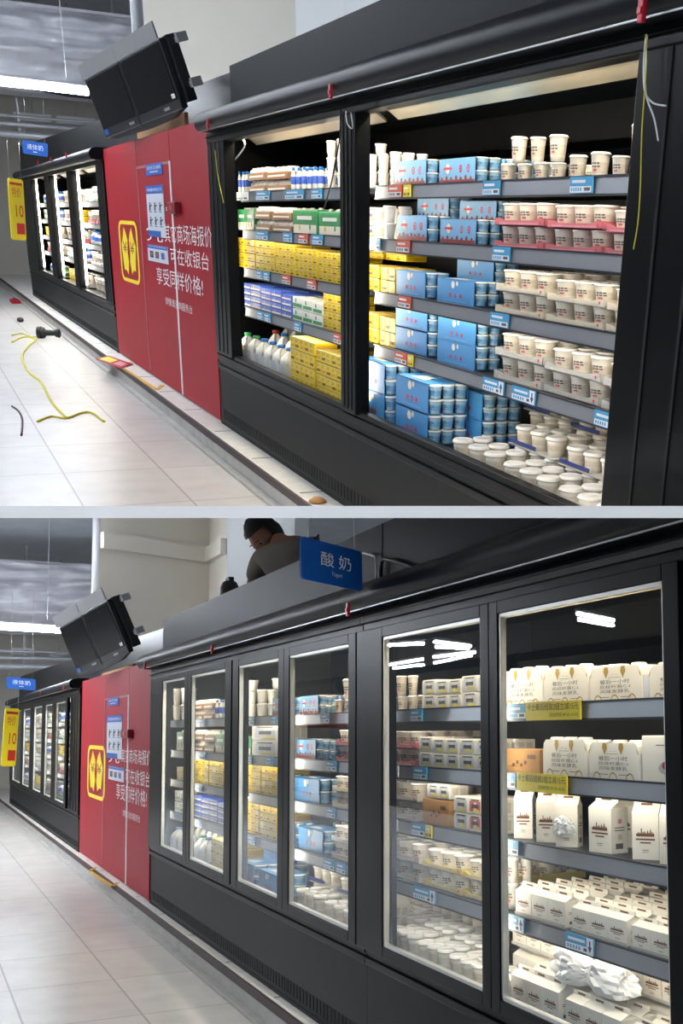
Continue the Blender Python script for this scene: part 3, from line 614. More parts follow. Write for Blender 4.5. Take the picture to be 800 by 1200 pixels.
# bottom deck
random.seed(3)
caps = ['jugg', 'jugg', 'jugg', 'jugb', 'jugg', 'jugb']
for k in range(4):
    for i in range(8):
        px = 277+9.6*i+(k % 2)*4; 
        if k == 0 and i > 5: continue
        kd = 'jugr' if (k, i) == (1, 3) else caps[(i*2+k*3+i*k) % 6] if k else ['jugg', 'jugg', 'jugb', 'jugb', 'jugb', 'jugb'][i]
        Y = .10+.15*k; a, b, dep = px_dims(R, px, px+9.4, Y, D1)
        if a < -2.55 or (px > 338 and k < 3): continue
        h = q(.235 if k else .225)
        D = q(min(b-a, .115)); h = q([.19, .225, .26, .29][k]); nm = {'jugg': 'green', 'jugb': 'blue', 'jugr': 'red'}[kd]
        if not room_for(R, (a+b)/2, Y+.06, D1+.0005, D, D, h): continue
        place(R, (kd, D, D, h), lambda: KIND[kd][0](D, D, h), (a+b)/2, Y+.06, D1+.0005,
              f"translucent milk jug with {nm} cap, {ORD[i+1]} from hoarding, {ORD[k+1]} row, narrower open bay", 'milk jug', 'milk jugs on the bottom deck of open freezer')
run(R, A, S_[4], D1, 'yellow', [(341, 369), (371, 401)], 29, tiers=2, rows=1, Y0=.08, d=.14)
run(R, A, S_[4], D1, 'yellow', [(350, 374), (377, 401)], 24, tiers=2, rows=2, Y0=.25, d=.14, top='second row')
run(R, B, S_[4], D1, 'yellow', [(418, 436), (438, 458), (460, 480)], 26, tiers=2, rows=1, Y0=.50, d=.12, top='far back')
run(R, B, S_[4], D1, 'bigblue', [(421, 452), (463, 503)], 34, tiers=2, rows=1, Y0=.10, d=.2)
run(R, B, S_[4], D1, 'clear', [(521, 577), (580, 639), (643, 712), (716, 775)], 25, tiers=1, rows=1, Y0=.08, d=.19)
run(R, B, S_[4], D1, 'bigblue', [(434, 466), (476, 516), (522, 566)], 30, tiers=2, rows=1, Y0=.31, d=.2, top='second row')
run(R, B, S_[4], D1, 'clear', [(541, 590), (594, 647), (652, 712), (716, 770)], 24, tiers=2, rows=1, Y0=.28, d=.19, top='second row')
run(R, B, S_[4], D1, 'clear', [(560, 606), (610, 660), (664, 720)], 24, tiers=3, rows=1, Y0=.48, d=.19, top='third row')
for py, lst in ((0, [(668, 27, 'b'), (455, 16, 'r'), (473, 8, 'y'), (566, 20, 'b'), (300, 16, 'b'), (334, 22, 'b'), (365, 12, 'b'), (277, 14, 'w')]), (1, [(577, 21, 'b'), (433, 13, 'b'), (465, 15, 'r'), (300, 14, 'b'), (332, 10, 'b'), (350, 10, 'r'), (366, 12, 'b')]),
                (2, [(575, 21, 'b'), (467, 14, 'r'), (301, 7, 'b'), (309, 7, 'b'), (331, 9, 'r'), (360, 10, 'r')]), (3, [(566, 25, 'b', 'up'), (600, 28, 'b', 'down'), (697, 27, 'b'), (463, 14, 'r'), (478, 6, 'y'), (302, 7, 'b'), (310, 7, 'b'), (391, 9, 'r'), (345, 8, 'b')])):
    for it in lst:
        x, w, c = it[:3]; zz = SH1[py]-.008; X = R.xs(x, .094, zz); yy = R.proj((X, .094, zz))[1]
        price_tag(R, x, yy, w, c, S_[py]+' rail '+W1, it[3] if len(it) > 3 else None)

# ------------------------------------------------------------------ far freezer, hoarding, aisle (both floors)
def far_freezer(room, X0, X1, bays, posts, zt, zb, name, label, where, doors=(), hz=(2.33, 2.5)):
    freezer(room, X0, X1, name, label, posts, bays, zt, zb, [.80, 1.04, 1.28, 1.52], .50, None, (X0, X1-.1), doors=doors, roofz=1.97,
            tubes=[] if doors else [(a+.10, zb+.05, zt-.05, 1) for a, b in bays]+[(b+.05, zb+.05, zt-.05, 1) for a, b in bays], base_h=.38)
    kinds = ['bottle', 'tbeige', 'smallg', 'cup', 'bottle', 'yellow', 'smallb']
    names = ['bottom shelf', 'fourth shelf', 'third shelf', 'second shelf', 'top shelf']
    for bi, (a, b) in enumerate(bays):
        for si, zz in enumerate([.501, .8125, 1.0525, 1.2925, 1.5325]):
            n = max(3, int((b-a)/.30))
            for i in range(n):
                kd = ['bottle', 'tpink', 'yellow', 'smallg', 'cup', 'twhite'][(bi*2+si+(0 if i < n/2 else 3)) % 6]
                if si == 4: kd = ['bottle', 'cup', 'smallg'][bi % 3]
                w = (b-a)/n; x = a+w*(i+.5); h = [.17, .16, .16, .17, .18][si]; h = q(h*random.uniform(.85, 1.0), .02)
                fn, dd, words, cat = KIND[kd]; ww = q(w*.9 if dd else min(w*.8, .15), .02); d = dd or ww; key = (kd, ww, round(d, 3), h)
                place(room, key, lambda: fn(ww, d, h), x, .15+d/2, zz, f"small {words}, {ORD[i+1]} along, {names[si]}, {ORD[bi+1]} far bay, {where}", cat, f"{words}s in the far freezer {where}"[:70])
far_freezer(R1, -16.6, -7.2, [(-14.84, -12.79), (-12.24, -10.21), (-9.85, -7.72)], [(-16.6, -14.84), (-12.79, -12.24), (-10.21, -9.85), (-7.72, -7.2)], 1.885, .52, 'far_freezer',
            'black three bay freezer without doors beyond the red hoarding', 'no doors')
def q3(room, pts, Y): return [room.onY(x, y, Y) for x, y in pts]
def xz(room, px, py, Y=-.003): p = room.onY(px, py, Y); return p[0], p[2]
def hoarding(room, X0, X1, z1, T, P, label):
    """P: pixel places of the printed matter"""
    r = empty('red_hoarding'); bx = (X0+X1)/2
    xl, xr = room.xs(P['seamL'], 0, 1.2)-bx, room.xs(P['seamR'], 0, 1.2)-bx
    for a, b in ((X0-bx, xl-.006), (xl+.006, xr-.006), (xr+.006, X1-bx)): MB().box(a, b, 0, .04, .015, z1, 'red').build('board', r)
    MB().box(X0-bx, X1-bx, .02, .05, .0, z1-.02, 'red_dark').build('backing', r)
    dz = room.onY(*P['dtop'], 0)[2]
    MB().box(xl-.012, xl+.012, -.004, .001, .05, dz, 'line_grey').box(xl, xr, -.004, .001, dz-.018, dz, 'line_grey').box(xr-.02, xr+.02, -.006, .001, .02, dz, 'paint_white').build('door_trim', r)
    m = MB()
    for s, a, b in P['text']:
        (ax, az), (bx2, bz) = xz(room, *a), xz(room, *b); m.text(s, ax-bx, bx2-bx, min(az, bz), max(az, bz), -.003, 'ink_white')
    m.build('lettering', r)
    # torn coupon emblem
    (ax, az), (cx, cz) = xz(room, *P['icon'][0]), xz(room, *P['icon'][1]); ax -= bx; cx -= bx; w, h = cx-ax, az-cz
    m = MB(); rr = .16*w; pts = []
    def rrect(ins):
        o = []
        for (qx, qz, a0) in ((cx-rr, az-rr*.6, 0), (ax+rr, az-rr*.6, 90), (ax+rr, cz+rr*.6, 180), (cx-rr, cz+rr*.6, 270)):
            for k in range(6):
                a = math.radians(a0+18*k); o.append((qx+(rr-ins)*math.cos(a), qz+(rr*.6-ins*.45)*math.sin(a)))
        return o
    o1, o2 = rrect(0), rrect(.075*w); n = len(o1)
    m.add([(p[0], -.003, p[1]) for p in o1]+[(p[0], -.003, p[1]) for p in o2], [(i, (i+1) % n, n+(i+1) % n, n+i) for i in range(n)], 'ink_yellow')
    def U(u, v): return (ax+w*u, -.0035, cz+h*v)
    for half in ([(.12, .60), (.22, .74), (.30, .90), (.40, .80), (.47, .70), (.43, .5), (.47, .34), (.40, .12), (.30, .2), (.2, .18)], [(.88, .60), (.78, .74), (.70, .90), (.60, .80), (.54, .70), (.57, .5), (.53, .34), (.60, .14), (.70, .22), (.8, .2)]):
        m.poly([U(*p) for p in half], 'ink_yellow')
    for sx, u0 in ((1, .2), (-1, .8)):
        a, b = sorted((u0, u0+sx*.22)); p, q_ = U(a, .48), U(b, .66); m.text('¥', p[0], q_[0], p[2], q_[2], -.0042, 'red_dark')
    m.build('emblem', r)
    for nm, kk in (('notice', 'n1'), ('poster', 'n2'), ('notice', 'n3')):
        (ax, az), (cx, cz) = xz(room, *P[kk][0]), xz(room, *P[kk][1]); ax -= bx; cx -= bx; w, h = cx-ax, az-cz; m = MB()
        m.box(ax, cx, -.006, -.001, cz, az, 'sign_blue' if kk == 'n1' else 'poster_white'); y = -.0075
        if kk == 'n1': m.text('消防栓·灭火器箱', ax+w*.08, cx-w*.08, cz+h*.5, cz+h*.8, y, 'sign_white'); m.rect(ax+w*.25, cx-w*.25, cz+h*.25, cz+h*.33, y, 'sign_white')
        else:
            m.rect(ax, cx, az-h*(.16 if kk == 'n2' else .22), az, y+.0006, 'sign_blue')
            m.text('消防器材使用方法' if kk == 'n2' else '消火栓使用方法', ax+w*.07, cx-w*.07, az-h*.115, az-h*.05, y, 'sign_white')
            if kk == 'n2':
                m.rect(ax, cx-w*.25, cz, cz+h*.12, y+.0006, 'sign_blue')
                for i in range(3):
                    for j in range(2):
                        px, pz = ax+w*(.2+.3*i), cz+h*(.3+.28*j); m.rect(px-w*.05, px+w*.03, pz-h*.07, pz+h*.05, y, 'ink_dark'); m.disc(px, pz+h*.075, w*.045, y, 'ink_grey', 10, h*.022); m.poly([(px, y, pz+h*.03), (px+w*.11, y, pz+h*.06), (px+w*.12, y, pz+h*.035), (px+w*.02, y, pz)], 'ink_dark'); m.rect(px-w*.08, px+w*.09, pz-h*.1, pz-h*.085, y, 'ink_grey')
            else:
                for i in range(3): m.rect(ax+w*(.12+.28*i), ax+w*(.30+.28*i), cz+h*.22, cz+h*.62, y, ('ink_dark', 'ink_grey', 'label_blue')[i]); m.disc(ax+w*(.21+.28*i), cz+h*.45, w*.05, y-.0006, 'skin', 8, h*.12)
        m.build(nm, r)
    (ax, az), (cx, cz) = xz(room, *P['lock'][0]), xz(room, *P['lock'][1]); ax -= bx; cx -= bx; w = cx-ax
    o = MB().box(ax+w*.35, cx, -.05, .0, cz, az, 'red_dark', .008).build('lock_box', r); MB().box(ax, ax+w*.45, -.03, .0, cz+(az-cz)*.25, cz+(az-cz)*.6, 'silver', .004).box(ax+w*.6, cx-w*.2, -.054, -.05, cz+(az-cz)*.3, az-(az-cz)*.25, 'ink_red').build('latch', o)
    tag(r, room, label, 'hoarding', loc=(bx, 0, 0))
hoarding(R1, -7.18, -2.67, 2.02, None, dict(seamL=166, seamR=204.5, dtop=(182, 191.5), lock=((197.5, 237), (212, 251)), icon=((138, 258), (165, 335)),
    text=[('凭', (172, 282), (190, 264.5)), ('其它商场海报价', (193.5, 283.5), (247.5, 265.5)), ('可在收银台', (200, 308.5), (244, 296.5)), ('享受同样价格!', (184, 332), (237, 325)), ('详情请咨询服务台', (194, 357), (225, 358.5))],
    n1=((171, 193), (190.5, 204)), n2=((171, 218), (194.5, 279)), n3=((173, 286), (197.5, 310))), 'red printed board wall with yellow coupon emblem left of the open freezer')
def slab_box(room, name, x0, x1, y0, y1, z0, z1, m): return struct(room, name, MB().box(x0, x1, y0, y1, z0, z1, m))
def clips(room, pts, where):
    for i, (px, py) in enumerate(pts):
        p = room.onY(px, py, -.13); o = MB().box(-.012, .012, -.014, .0005, -.035, .025, 'red_clip', .004).box(-.009, .009, -.018, -.0135, -.015, .0, 'red_clip', .001).build('plastic_clip')
        tag(o, room, f"small red plastic clip on the canopy edge, {ORD[i+1]} from hoarding end, {where}", 'clip', f'red clips on the canopy {where}', loc=p)
clips(R1, [(245, 145), (389, 106), (755, 9)], 'open freezer')
clips(R1, [(60, 186), (45, 190), (78, 181)], 'far doorless freezer')
def aisle(room, ylip, backY):
    struct(room, 'floor', MB().box(-24, 7.5, -7, 1.2, -.25, -.15, 'floor_tile'))
    struct(room, 'trim_1', MB().box(-24, 7.5, ylip, 1.2, -.149, -.001, 'ledge', ms={'front': 'riser'}))
    struct(room, 'trim_2', MB().box(-24, 7.5, ylip-.012, ylip+.006, -.045, .003, 'nosing', .003))
    struct(room, 'trim_3', MB().box(-24, 7.5, ylip-.05, ylip-.001, -.149, -.125, 'riser', .004))
aisle(R1, -.165, 3); aisle(R2, -.07, 3)
# ledge slabs: thin joints between the ledge tiles
def joints(room, y0):
    m = MB()
    for k in range(22): m.box(-18+k*.98, -18+k*.98+.008, y0, -.002, -.0008, .0006, 'slot_black')
    struct(room, 'trim_4', m)
joints(R1, -.13); joints(R2, -.038)
# ------------------------------------------------------------------ LOWER FLOOR (glass doors)
R = R2
SH2 = [1.478, 1.238, 1.005, .747]; D2 = .461
def GX(px): return float(R2.onY(px, 920, -.045)[0])
def DR(a, g0, g1, b): return (GX(a), GX(b), (GX(g0)-GX(a)-.0, GX(b)-GX(g1)))
freezer(R2, -3.88, .865, 'glass_door_freezer', 'black freezer with four glass doors beside the red hoarding on the lower floor',
        [(-3.88, GX(190)), (GX(264), GX(280)), (GX(410), .865)], [(-3.58, -1.43), (-1.31, .76)], 1.84, .485, SH2, .46, (-3.85, .865, 2.04, 2.335), (-3.9, .865), ends=(1, 0),
        doors=[DR(176, 190, 216, 220), DR(220.1, 224, 264, 271.5), DR(273, 280, 327, 333.5), DR(333.6, 340, 410, 418.8)])
freezer(R2, .867, 3.9, 'tall_glass_door_freezer', 'black freezer with two wide glass doors nearest the viewer',
        [(.867, GX(450)), (GX(783), 3.9)], [(.97, 3.08)], 1.84, .485, SH2, .46, (.867, 3.9, 2.04, 2.335), (.867, 3.9), ends=(0, 1),
        doors=[DR(420, 450, 566, 576.5), DR(576.7, 587, 783, 803)])
dn = ['', 'first glass door', 'second glass door', 'third glass door', 'fourth glass door', 'fifth glass door', 'widest glass door']
def sz(k): return SH2[k]+.0125
W = dn
z = sz(0)
run(R, W[1], S_[0], z, 'cupc', [(198, 207), (207.5, 216)], 19, tiers=2, rows=2); run(R, W[1], S_[0], z, 'cupc', [(200, 209)], 9, z0=.2, top='stacked above')
run(R, W[2], S_[0], z, 'bpack', [(226, 237), (237.5, 249)], 12, tiers=2, rows=2); run(R, W[2], S_[0], z, 'bottle', even(249.5, 264, 3), 23, rows=2)
run(R, W[3], S_[0], z, 'cupc', even(283, 319, 3), 16, tiers=2, rows=2); run(R, W[3], S_[0], z, 'cupc', [(284, 297), (312, 325)], 12, zpx=16, ntop=2, top='stacked above'); run(R, W[3], S_[0], z, 'straw', [(319, 328)], 22)
run(R, W[4], S_[0], z, 'straw', [(351, 374)], 23, d=.12, rows=2); run(R, W[4], S_[0], z, 'straw', [(338, 346)], 21, d=.12, top='at edge'); run(R, W[4], S_[0], z, 'cup', even(386, 411, 2), 17, tiers=1, rows=2); run(R, W[4], S_[0], z, 'cup', even(393, 411, 1), 24, zpx=17, top='stacked above'); run(R, W[4], S_[0], z, 'bluecup', [(378, 386)], 11, tiers=2)
z = sz(1)
run(R, W[1], S_[1], z, 'pot', [(198, 206)], 13, tiers=2); run(R, W[1], S_[1], z, 'green', [(206.5, 216)], 22, rows=2)
run(R, W[2], S_[1], z, 'bpack', [(226, 238), (238.5, 251)], 13, tiers=2, rows=2); run(R, W[2], S_[1], z, 'green', [(252, 264)], 23, rows=2)
run(R, W[3], S_[1], z, 'green', [(280, 294)], 20); run(R, W[3], S_[1], z, 'pot', [(295, 324)], 18, tiers=2, rows=2)
run(R, W[4], S_[1], z, 'straw', [(347, 371)], 24, d=.12); run(R, W[4], S_[1], z, 'straw', [(354, 380)], 22, tiers=2, Y0=.31, d=.12, top='back row'); run(R, W[4], S_[1], z, 'bluecup', [(375, 383), (384, 392)], 11.5, tiers=2); run(R, W[4], S_[1], z, 'tpink', [(393, 418)], 19, tiers=2)
z = sz(2)
run(R, W[1], S_[2], z, 'yellow', [(197.5, 206.5), (207, 216)], 15, tiers=2, rows=2)
run(R, W[2], S_[2], z, 'yellow', [(225, 244), (245, 264)], 15, tiers=2, rows=2); run(R, W[2], S_[2], z, 'yellow', [(238, 256)], 6, z0=.188, top='laid above')
run(R, W[3], S_[2], z, 'yellow', [(280, 305), (306, 323)], 17, tiers=2, rows=2, d=.1); run(R, W[3], S_[2], z, 'blue', [(324, 330)], 26)
run(R, W[4], S_[2], z, 'blue', [(345, 376)], 28, d=.13); run(R, W[4], S_[2], z, 'blue', [(346, 368), (374, 398)], 25, tiers=2, Y0=.31, d=.12, top='back row'); run(R, W[4], S_[2], z, 'tbeige', [(389, 416)], 18.5, tiers=2, rows=2)
z = sz(3)
run(R, W[1], S_[3], z, 'yellow', [(197.5, 204)], 14, tiers=2, rows=2); run(R, W[1], S_[3], z, 'smallg', [(204.5, 210), (210.5, 216)], 25, rows=2)
run(R, W[2], S_[3], z, 'smallb', even(226, 264, 4), 13, tiers=2, rows=3)
run(R, W[3], S_[3], z, 'yellow', [(281, 303), (304, 324)], 19, tiers=2, rows=2, d=.1)
run(R, W[4], S_[3], z, 'blue', [(350, 380)], 26, tiers=2, d=.13); run(R, W[4], S_[3], z, 'blue', [(338, 345)], 26, tiers=2, d=.13, top='at edge'); run(R, W[4], S_[3], z, 'bluecup', [(386, 394), (395, 404)], 14, tiers=2, Y0=.31, rows=2, top='far back'); run(R, W[4], S_[3], z, 'twhite', [(388, 416)], 20, tiers=2, rows=2)
for k in range(3):
    for i in range(8):
        px = [191, 197.5, 204, 210.5, 225, 231.5, 238, 244.5][i]; 
        if k == 0 and i in (6, 7): continue
        kd = ['jugg', 'jugb', 'jugg', 'jugg', 'jugg', 'jugb', 'jugg', 'jugr'][(i+k*3) % 8]; Y = .10+.15*k
        a, b, dep = px_dims(R, px, px+6.3, Y, D2)
        if a < -3.78: continue
        D = q(min(b-a, .12)); h = q([.175, .225, .265][k]); nm = {'jugg': 'green', 'jugb': 'blue', 'jugr': 'red'}[kd]
        if not room_for(R, (a+b)/2, Y+.06, D2+.0005, D, D, h): continue
        place(R, (kd, D, D, h), lambda: KIND[kd][0](D, D, h), (a+b)/2, Y+.06, D2+.0005, f"translucent milk jug with {nm} cap, {ORD[i % 4+1]} from hoarding, {ORD[k+1]} row, {dn[1 if i < 4 else 2]}", 'milk jug', 'milk jugs behind the glass doors')
run(R, W[2], S_[4], D2, 'yellow', [(247, 264)], 19, tiers=2, Y0=.08, d=.13, rows=2)
run(R, W[3], S_[4], D2, 'bigblue', [(279, 298), (303, 326)], 26, tiers=1, Y0=.08, d=.18); run(R, W[3], S_[4], D2, 'bigblue', [(285, 305), (309, 332)], 21, tiers=2, Y0=.28, d=.18, top='second row'); run(R, W[3], S_[4], D2, 'yellow', [(290, 306), (308, 326)], 24, tiers=2, Y0=.48, d=.14, top='far back')
run(R, W[4], S_[4], D2, 'clear', [(342, 372), (374, 408), (410, 440)], 22, Y0=.08, d=.15); run(R, W[4], S_[4], D2, 'clear', [(362, 392), (394, 426)], 20, tiers=2, Y0=.25, d=.15, top='second row'); run(R, W[4], S_[4], D2, 'clear', [(372, 400), (402, 432)], 20, tiers=2, Y0=.42, rows=2, d=.15, top='third row'); run(R, W[4], S_[4], D2, 'bigblue', [(340, 362)], 24, tiers=2, Y0=.28, d=.18, top='at edge')
# fifth door
z = sz(0)
run(R, W[5], S_[0], z, 'cup', even(448, 496, 4), 18, rows=2); run(R, W[5], S_[0], z, 'cup', even(458, 498, 3), 24, zpx=18, top='stacked above')
run(R, W[5], S_[0], z, 'pot', even(495, 540, 3), 17.5, tiers=2, rows=3); run(R, W[5], S_[0], z, 'pot', even(541, 577, 2), 19, tiers=2, rows=3)
z = sz(1)
run(R, W[5], S_[1], z, 'tpink', [(446, 487)], 20, tiers=2, rows=2); run(R, W[5], S_[1], z, 'pot', even(491, 537, 3), 17.5, tiers=2, rows=2); run(R, W[5], S_[1], z, 'pot', even(538, 576, 2), 18.5, tiers=2, rows=2)
z = sz(2)
run(R, W[5], S_[2], z, 'twhite', [(447, 489)], 21, tiers=2, rows=2); run(R, W[5], S_[2], z, 'cbox', [(495, 526)], 30, d=.13); run(R, W[5], S_[2], z, 'pot', even(488, 526, 3), 16, zpx=30.6, top='on cardboard')
run(R, W[5], S_[2], z, 'pot', [(532, 548)], 19, tiers=2, rows=2); run(R, W[5], S_[2], z, 'potp', [(549, 564), (565, 578)], 20, tiers=2, rows=2)
z = sz(3)
run(R, W[5], S_[3], z, 'twhite', [(446, 491)], 21, tiers=2, rows=2); run(R, W[5], S_[3], z, 'tyellow', [(495, 541), (543, 578)], 22, tiers=2, rows=2); run(R, W[5], S_[3], z, 'cbox', [(545, 575)], 22, Y0=.5, z0=0, top='far back')
run(R, W[5], S_[4], D2, 'clearp', [(452, 482), (484, 518), (520, 560), (562, 590)], 26, Y0=.08, d=.15); run(R, W[5], S_[4], D2, 'clearp', [(462, 490), (492, 524), (526, 564)], 28, Y0=.24, rows=1, d=.15, top='second row'); run(R, W[5], S_[4], D2, 'clearp', [(470, 498), (500, 532), (534, 570)], 24, tiers=2, Y0=.40, rows=2, d=.15, top='third row')
p = R.onY(464, 1052, .2)
o = pot_pack(.14, .08, .07); tag(o, R, 'white printed yogurt carton lying tilted on clear pots behind the fifth glass door', 'yogurt carton', T=Matrix.Translation((p[0], .19, .60)) @ Matrix.Rotation(math.radians(28), 4, 'Y'))
# widest door
z = sz(0)
run(R, W[6], S_[0], z, 'trio', [(589.5, 636), (637, 689), (691, 752), (761, 826)], 46, rows=2)
z = sz(1)
run(R, W[6], S_[1], z, 'cbox', [(586, 633)], 29, d=.10); run(R, W[6], S_[1], z, 'trio', [(604, 640)], 43, Y0=.30, top='behind cardboard'); run(R, W[6], S_[1], z, 'trio', [(636, 688), (690, 749)], 47); run(R, W[6], S_[1], z, 'food', [(752, 812)], 55)
z = sz(2)
for px0, px1, hp, Yc, ang, ds, ww, dd in ((602, 628, 57, .20, 42, 'first from the middle frame', .07, .05), (629, 655, 58, .20, 40, 'second from the middle frame', .072, .05), (652, 681, 60, .185, 38, 'third, behind the small wrapper', .078, .052),
        (684, 740, 64, .20, 8, 'turned with its printed side showing', .105, .07), (714, 762, 61, .36, 8, 'half hidden behind the turned one', .105, .07), (743, 774, 67, .20, 38, 'beside the gap right of the turned pair', .082, .055), (776, 806, 69, .20, 38, 'cut by the door edge', .082, .055)):
    Xc = room_x = R.xs((px0+px1)/2, Yc, z+.1); dep = R.depth((Xc, Yc, z)); h = q(hp*dep/F)
    place(R, ('carton', ww, dd, h), lambda: milk_carton(ww, dd, h), Xc, Yc, z, f"tall white gable milk carton, {ds}, third shelf", 'milk carton', 'tall milk cartons on the third shelf', math.radians(ang))
run(R, W[6], S_[2], z, 'cbox', [(576, 590)], 62, Y0=.3, top='at edge')
z = sz(3)
run(R, W[6], S_[3], z, 'cpack', [(603, 663), (669, 735), (739, 812)], 38, rows=3, Y0=.13, d=.13)
run(R, W[6], S_[3], z, 'clearcup', even(586, 618, 2), 30, tiers=2, rows=2)
run(R, W[6], S_[4], D2, 'cpack', [(598, 655), (662, 728), (736, 808)], 44, Y0=.10, tiers=1, d=.14)
run(R, W[6], S_[4], D2, 'cpack', [(600, 652), (662, 724), (732, 800)], 44, Y0=.26, tiers=2, rows=3, d=.14, top='second row')
run(R, W[6], S_[4], D2, 'clearp', [(577, 596)], 26, tiers=2, Y0=.1, d=.15)
def crumple(sx, sy, sz_, seed, tie=True):
    bm = bmesh.new(); bmesh.ops.create_icosphere(bm, subdivisions=4, radius=1); rnd = random.Random(seed)
    import mathutils.noise as N
    for v in bm.verts:
        n = N.noise(v.co*2.1+Vector((seed, 0, 0)))*.3+abs(N.noise(v.co*4.5+Vector((seed, 3, 0))))*.3+abs(N.noise(v.co*9+Vector((seed, 7, 0))))*.14; pinch = 1-(.55*math.exp(-(v.co.x/.22)**2) if tie else 0)
        v.co = Vector((v.co.x*(1+n)*sx, v.co.y*(1+n)*pinch*sy, max(-.6, v.co.z*(1+n)*pinch)*sz_+.6*sz_))
    mb = MB(); bm.verts.index_update(); mb.add([v.co.copy() for v in bm.verts], [[v.index for v in f.verts] for f in bm.faces], 'film', False); bm.free(); return mb
p = R.onY(701, 1136, .19)
tag(crumple(.19, .05, .075, 4).build('plastic_bag'), R, 'crumpled clear plastic bag lying on small milk cartons behind the widest glass door', 'plastic bag', T=Matrix.Translation((p[0], .165, D2+.124)))
p = R.onY(659, 976, .13)
tag(crumple(.05, .02, .035, 9, False).build('plastic_wrapper'), R, 'small crumpled plastic wrapper leaning on the third tall milk carton', 'plastic wrapper', loc=(p[0]+.01, .128, sz(2)+.045))
def promo(px0, px1, py, where, k):
    a, b = R2.onY(px0, py, .09), R2.onY(px1, py, .09); w = b[0]-a[0]; h = .062
    m = MB().box(-w/2, w/2, -.002, .002, -h/2, h/2, 'tag_yellow'); m.text('卡士餐后组装2组立减15元', -w*.47, w*.47, h*.02, h*.4, -.003, 'ink_dark'); m.text('活动时间 09.20-10.05', -w*.05, w*.46, -h*.34, -h*.12, -.003, 'ink_dark')
    tag(m.build('promo_strip'), R2, f"yellow promotion strip with black writing on {where} of the widest door", 'promo sign', 'yellow promotion strips', loc=((a[0]+b[0])/2, .0885, SH2[k]-.008))
promo(617, 681, 830, 'top shelf rail', 0); promo(606, 665, 916, 'second shelf rail', 1)
for si, lst in ((0, [(595, 22, 'b'), (481, 14, 'b'), (286, 12, 'b'), (318, 8, 'b'), (376, 10, 'b'), (199, 8, 'b'), (232, 8, 'b')]), (1, [(588, 17, 'b'), (485, 15, 'b'), (453, 14, 'w'), (287, 8, 'b'), (312, 8, 'b'), (383, 11, 'b'), (232, 9, 'b')]),
                (2, [(588, 20, 'b'), (483, 15, 'b'), (499, 7, 'y'), (454, 12, 'w'), (383, 10, 'b'), (229, 8, 'b')]), (3, [(588, 26, 'b', 'up'), (663, 33, 'b', 'down'), (485, 25, 'b', 'up'), (380, 12, 'b'), (395, 10, 'b'), (452, 10, 'b', 'up'), (229, 8, 'b'), (203, 6, 'b'), (290, 9, 'b')])):
    for it in lst:
        x, w, c = it[:3]; zz = SH2[si]-.008; X = R.xs(x, .094, zz); yy = R.proj((X, .094, zz))[1]
        price_tag(R, x, yy, w, c, S_[si]+' rail behind the doors', it[3] if len(it) > 3 else None)
fb = [(-16.79, -15.24), (-14.77, -13.88), (-12.95, -11.86), (-11.41, -10.58), (-10.1, -9.14)]
fb = [(a-.15, b+.15) for a, b in fb]
far_freezer(R2, -18.0, -8.1, [(-17, -15.0), (-14.95, -13.3), (-13.2, -11.65), (-11.55, -10.35), (-10.25, -8.95)], [(-18, -17), (-8.95, -8.1)], 1.84, .46, 'far_glass_freezer',
            'black freezer with five narrow glass doors beyond the red hoarding', 'narrow doors', doors=[(-17, -15.0, (.2, .22)), (-15, -13.32, (.22, .3)), (-13.3, -11.6, (.32, .25)), (-11.6, -10.32, (.2, .24)), (-10.32, -8.95, (.22, .18))])
hoarding(R2, -8.05, -3.92, 2.0, None, dict(seamL=122, seamR=150, dtop=(134, 817), lock=((143, 855), (155.5, 865)), icon=((103, 873), (122.5, 940)),
    text=[('凭', (127, 893), (140, 878)), ('其它商场海报价', (142, 893), (177, 879.5)), ('可在收银台', (147, 917), (176, 905)), ('享受同样价格!', (136, 935.5), (172, 926)), ('详情请咨询服务台', (143.5, 956.5), (164, 955.8))],
    n1=((127, 818.5), (139, 826)), n2=((126, 839), (142.5, 890)), n3=((127.5, 897), (145, 917))), 'red printed board wall with yellow coupon emblem left of the glass doors')
clips(R2, [(171, 779), (250, 760), (409.5, 713)], 'four-door freezer')
clips(R2, [(75, 806), (48, 812)], 'far glass-door freezer')
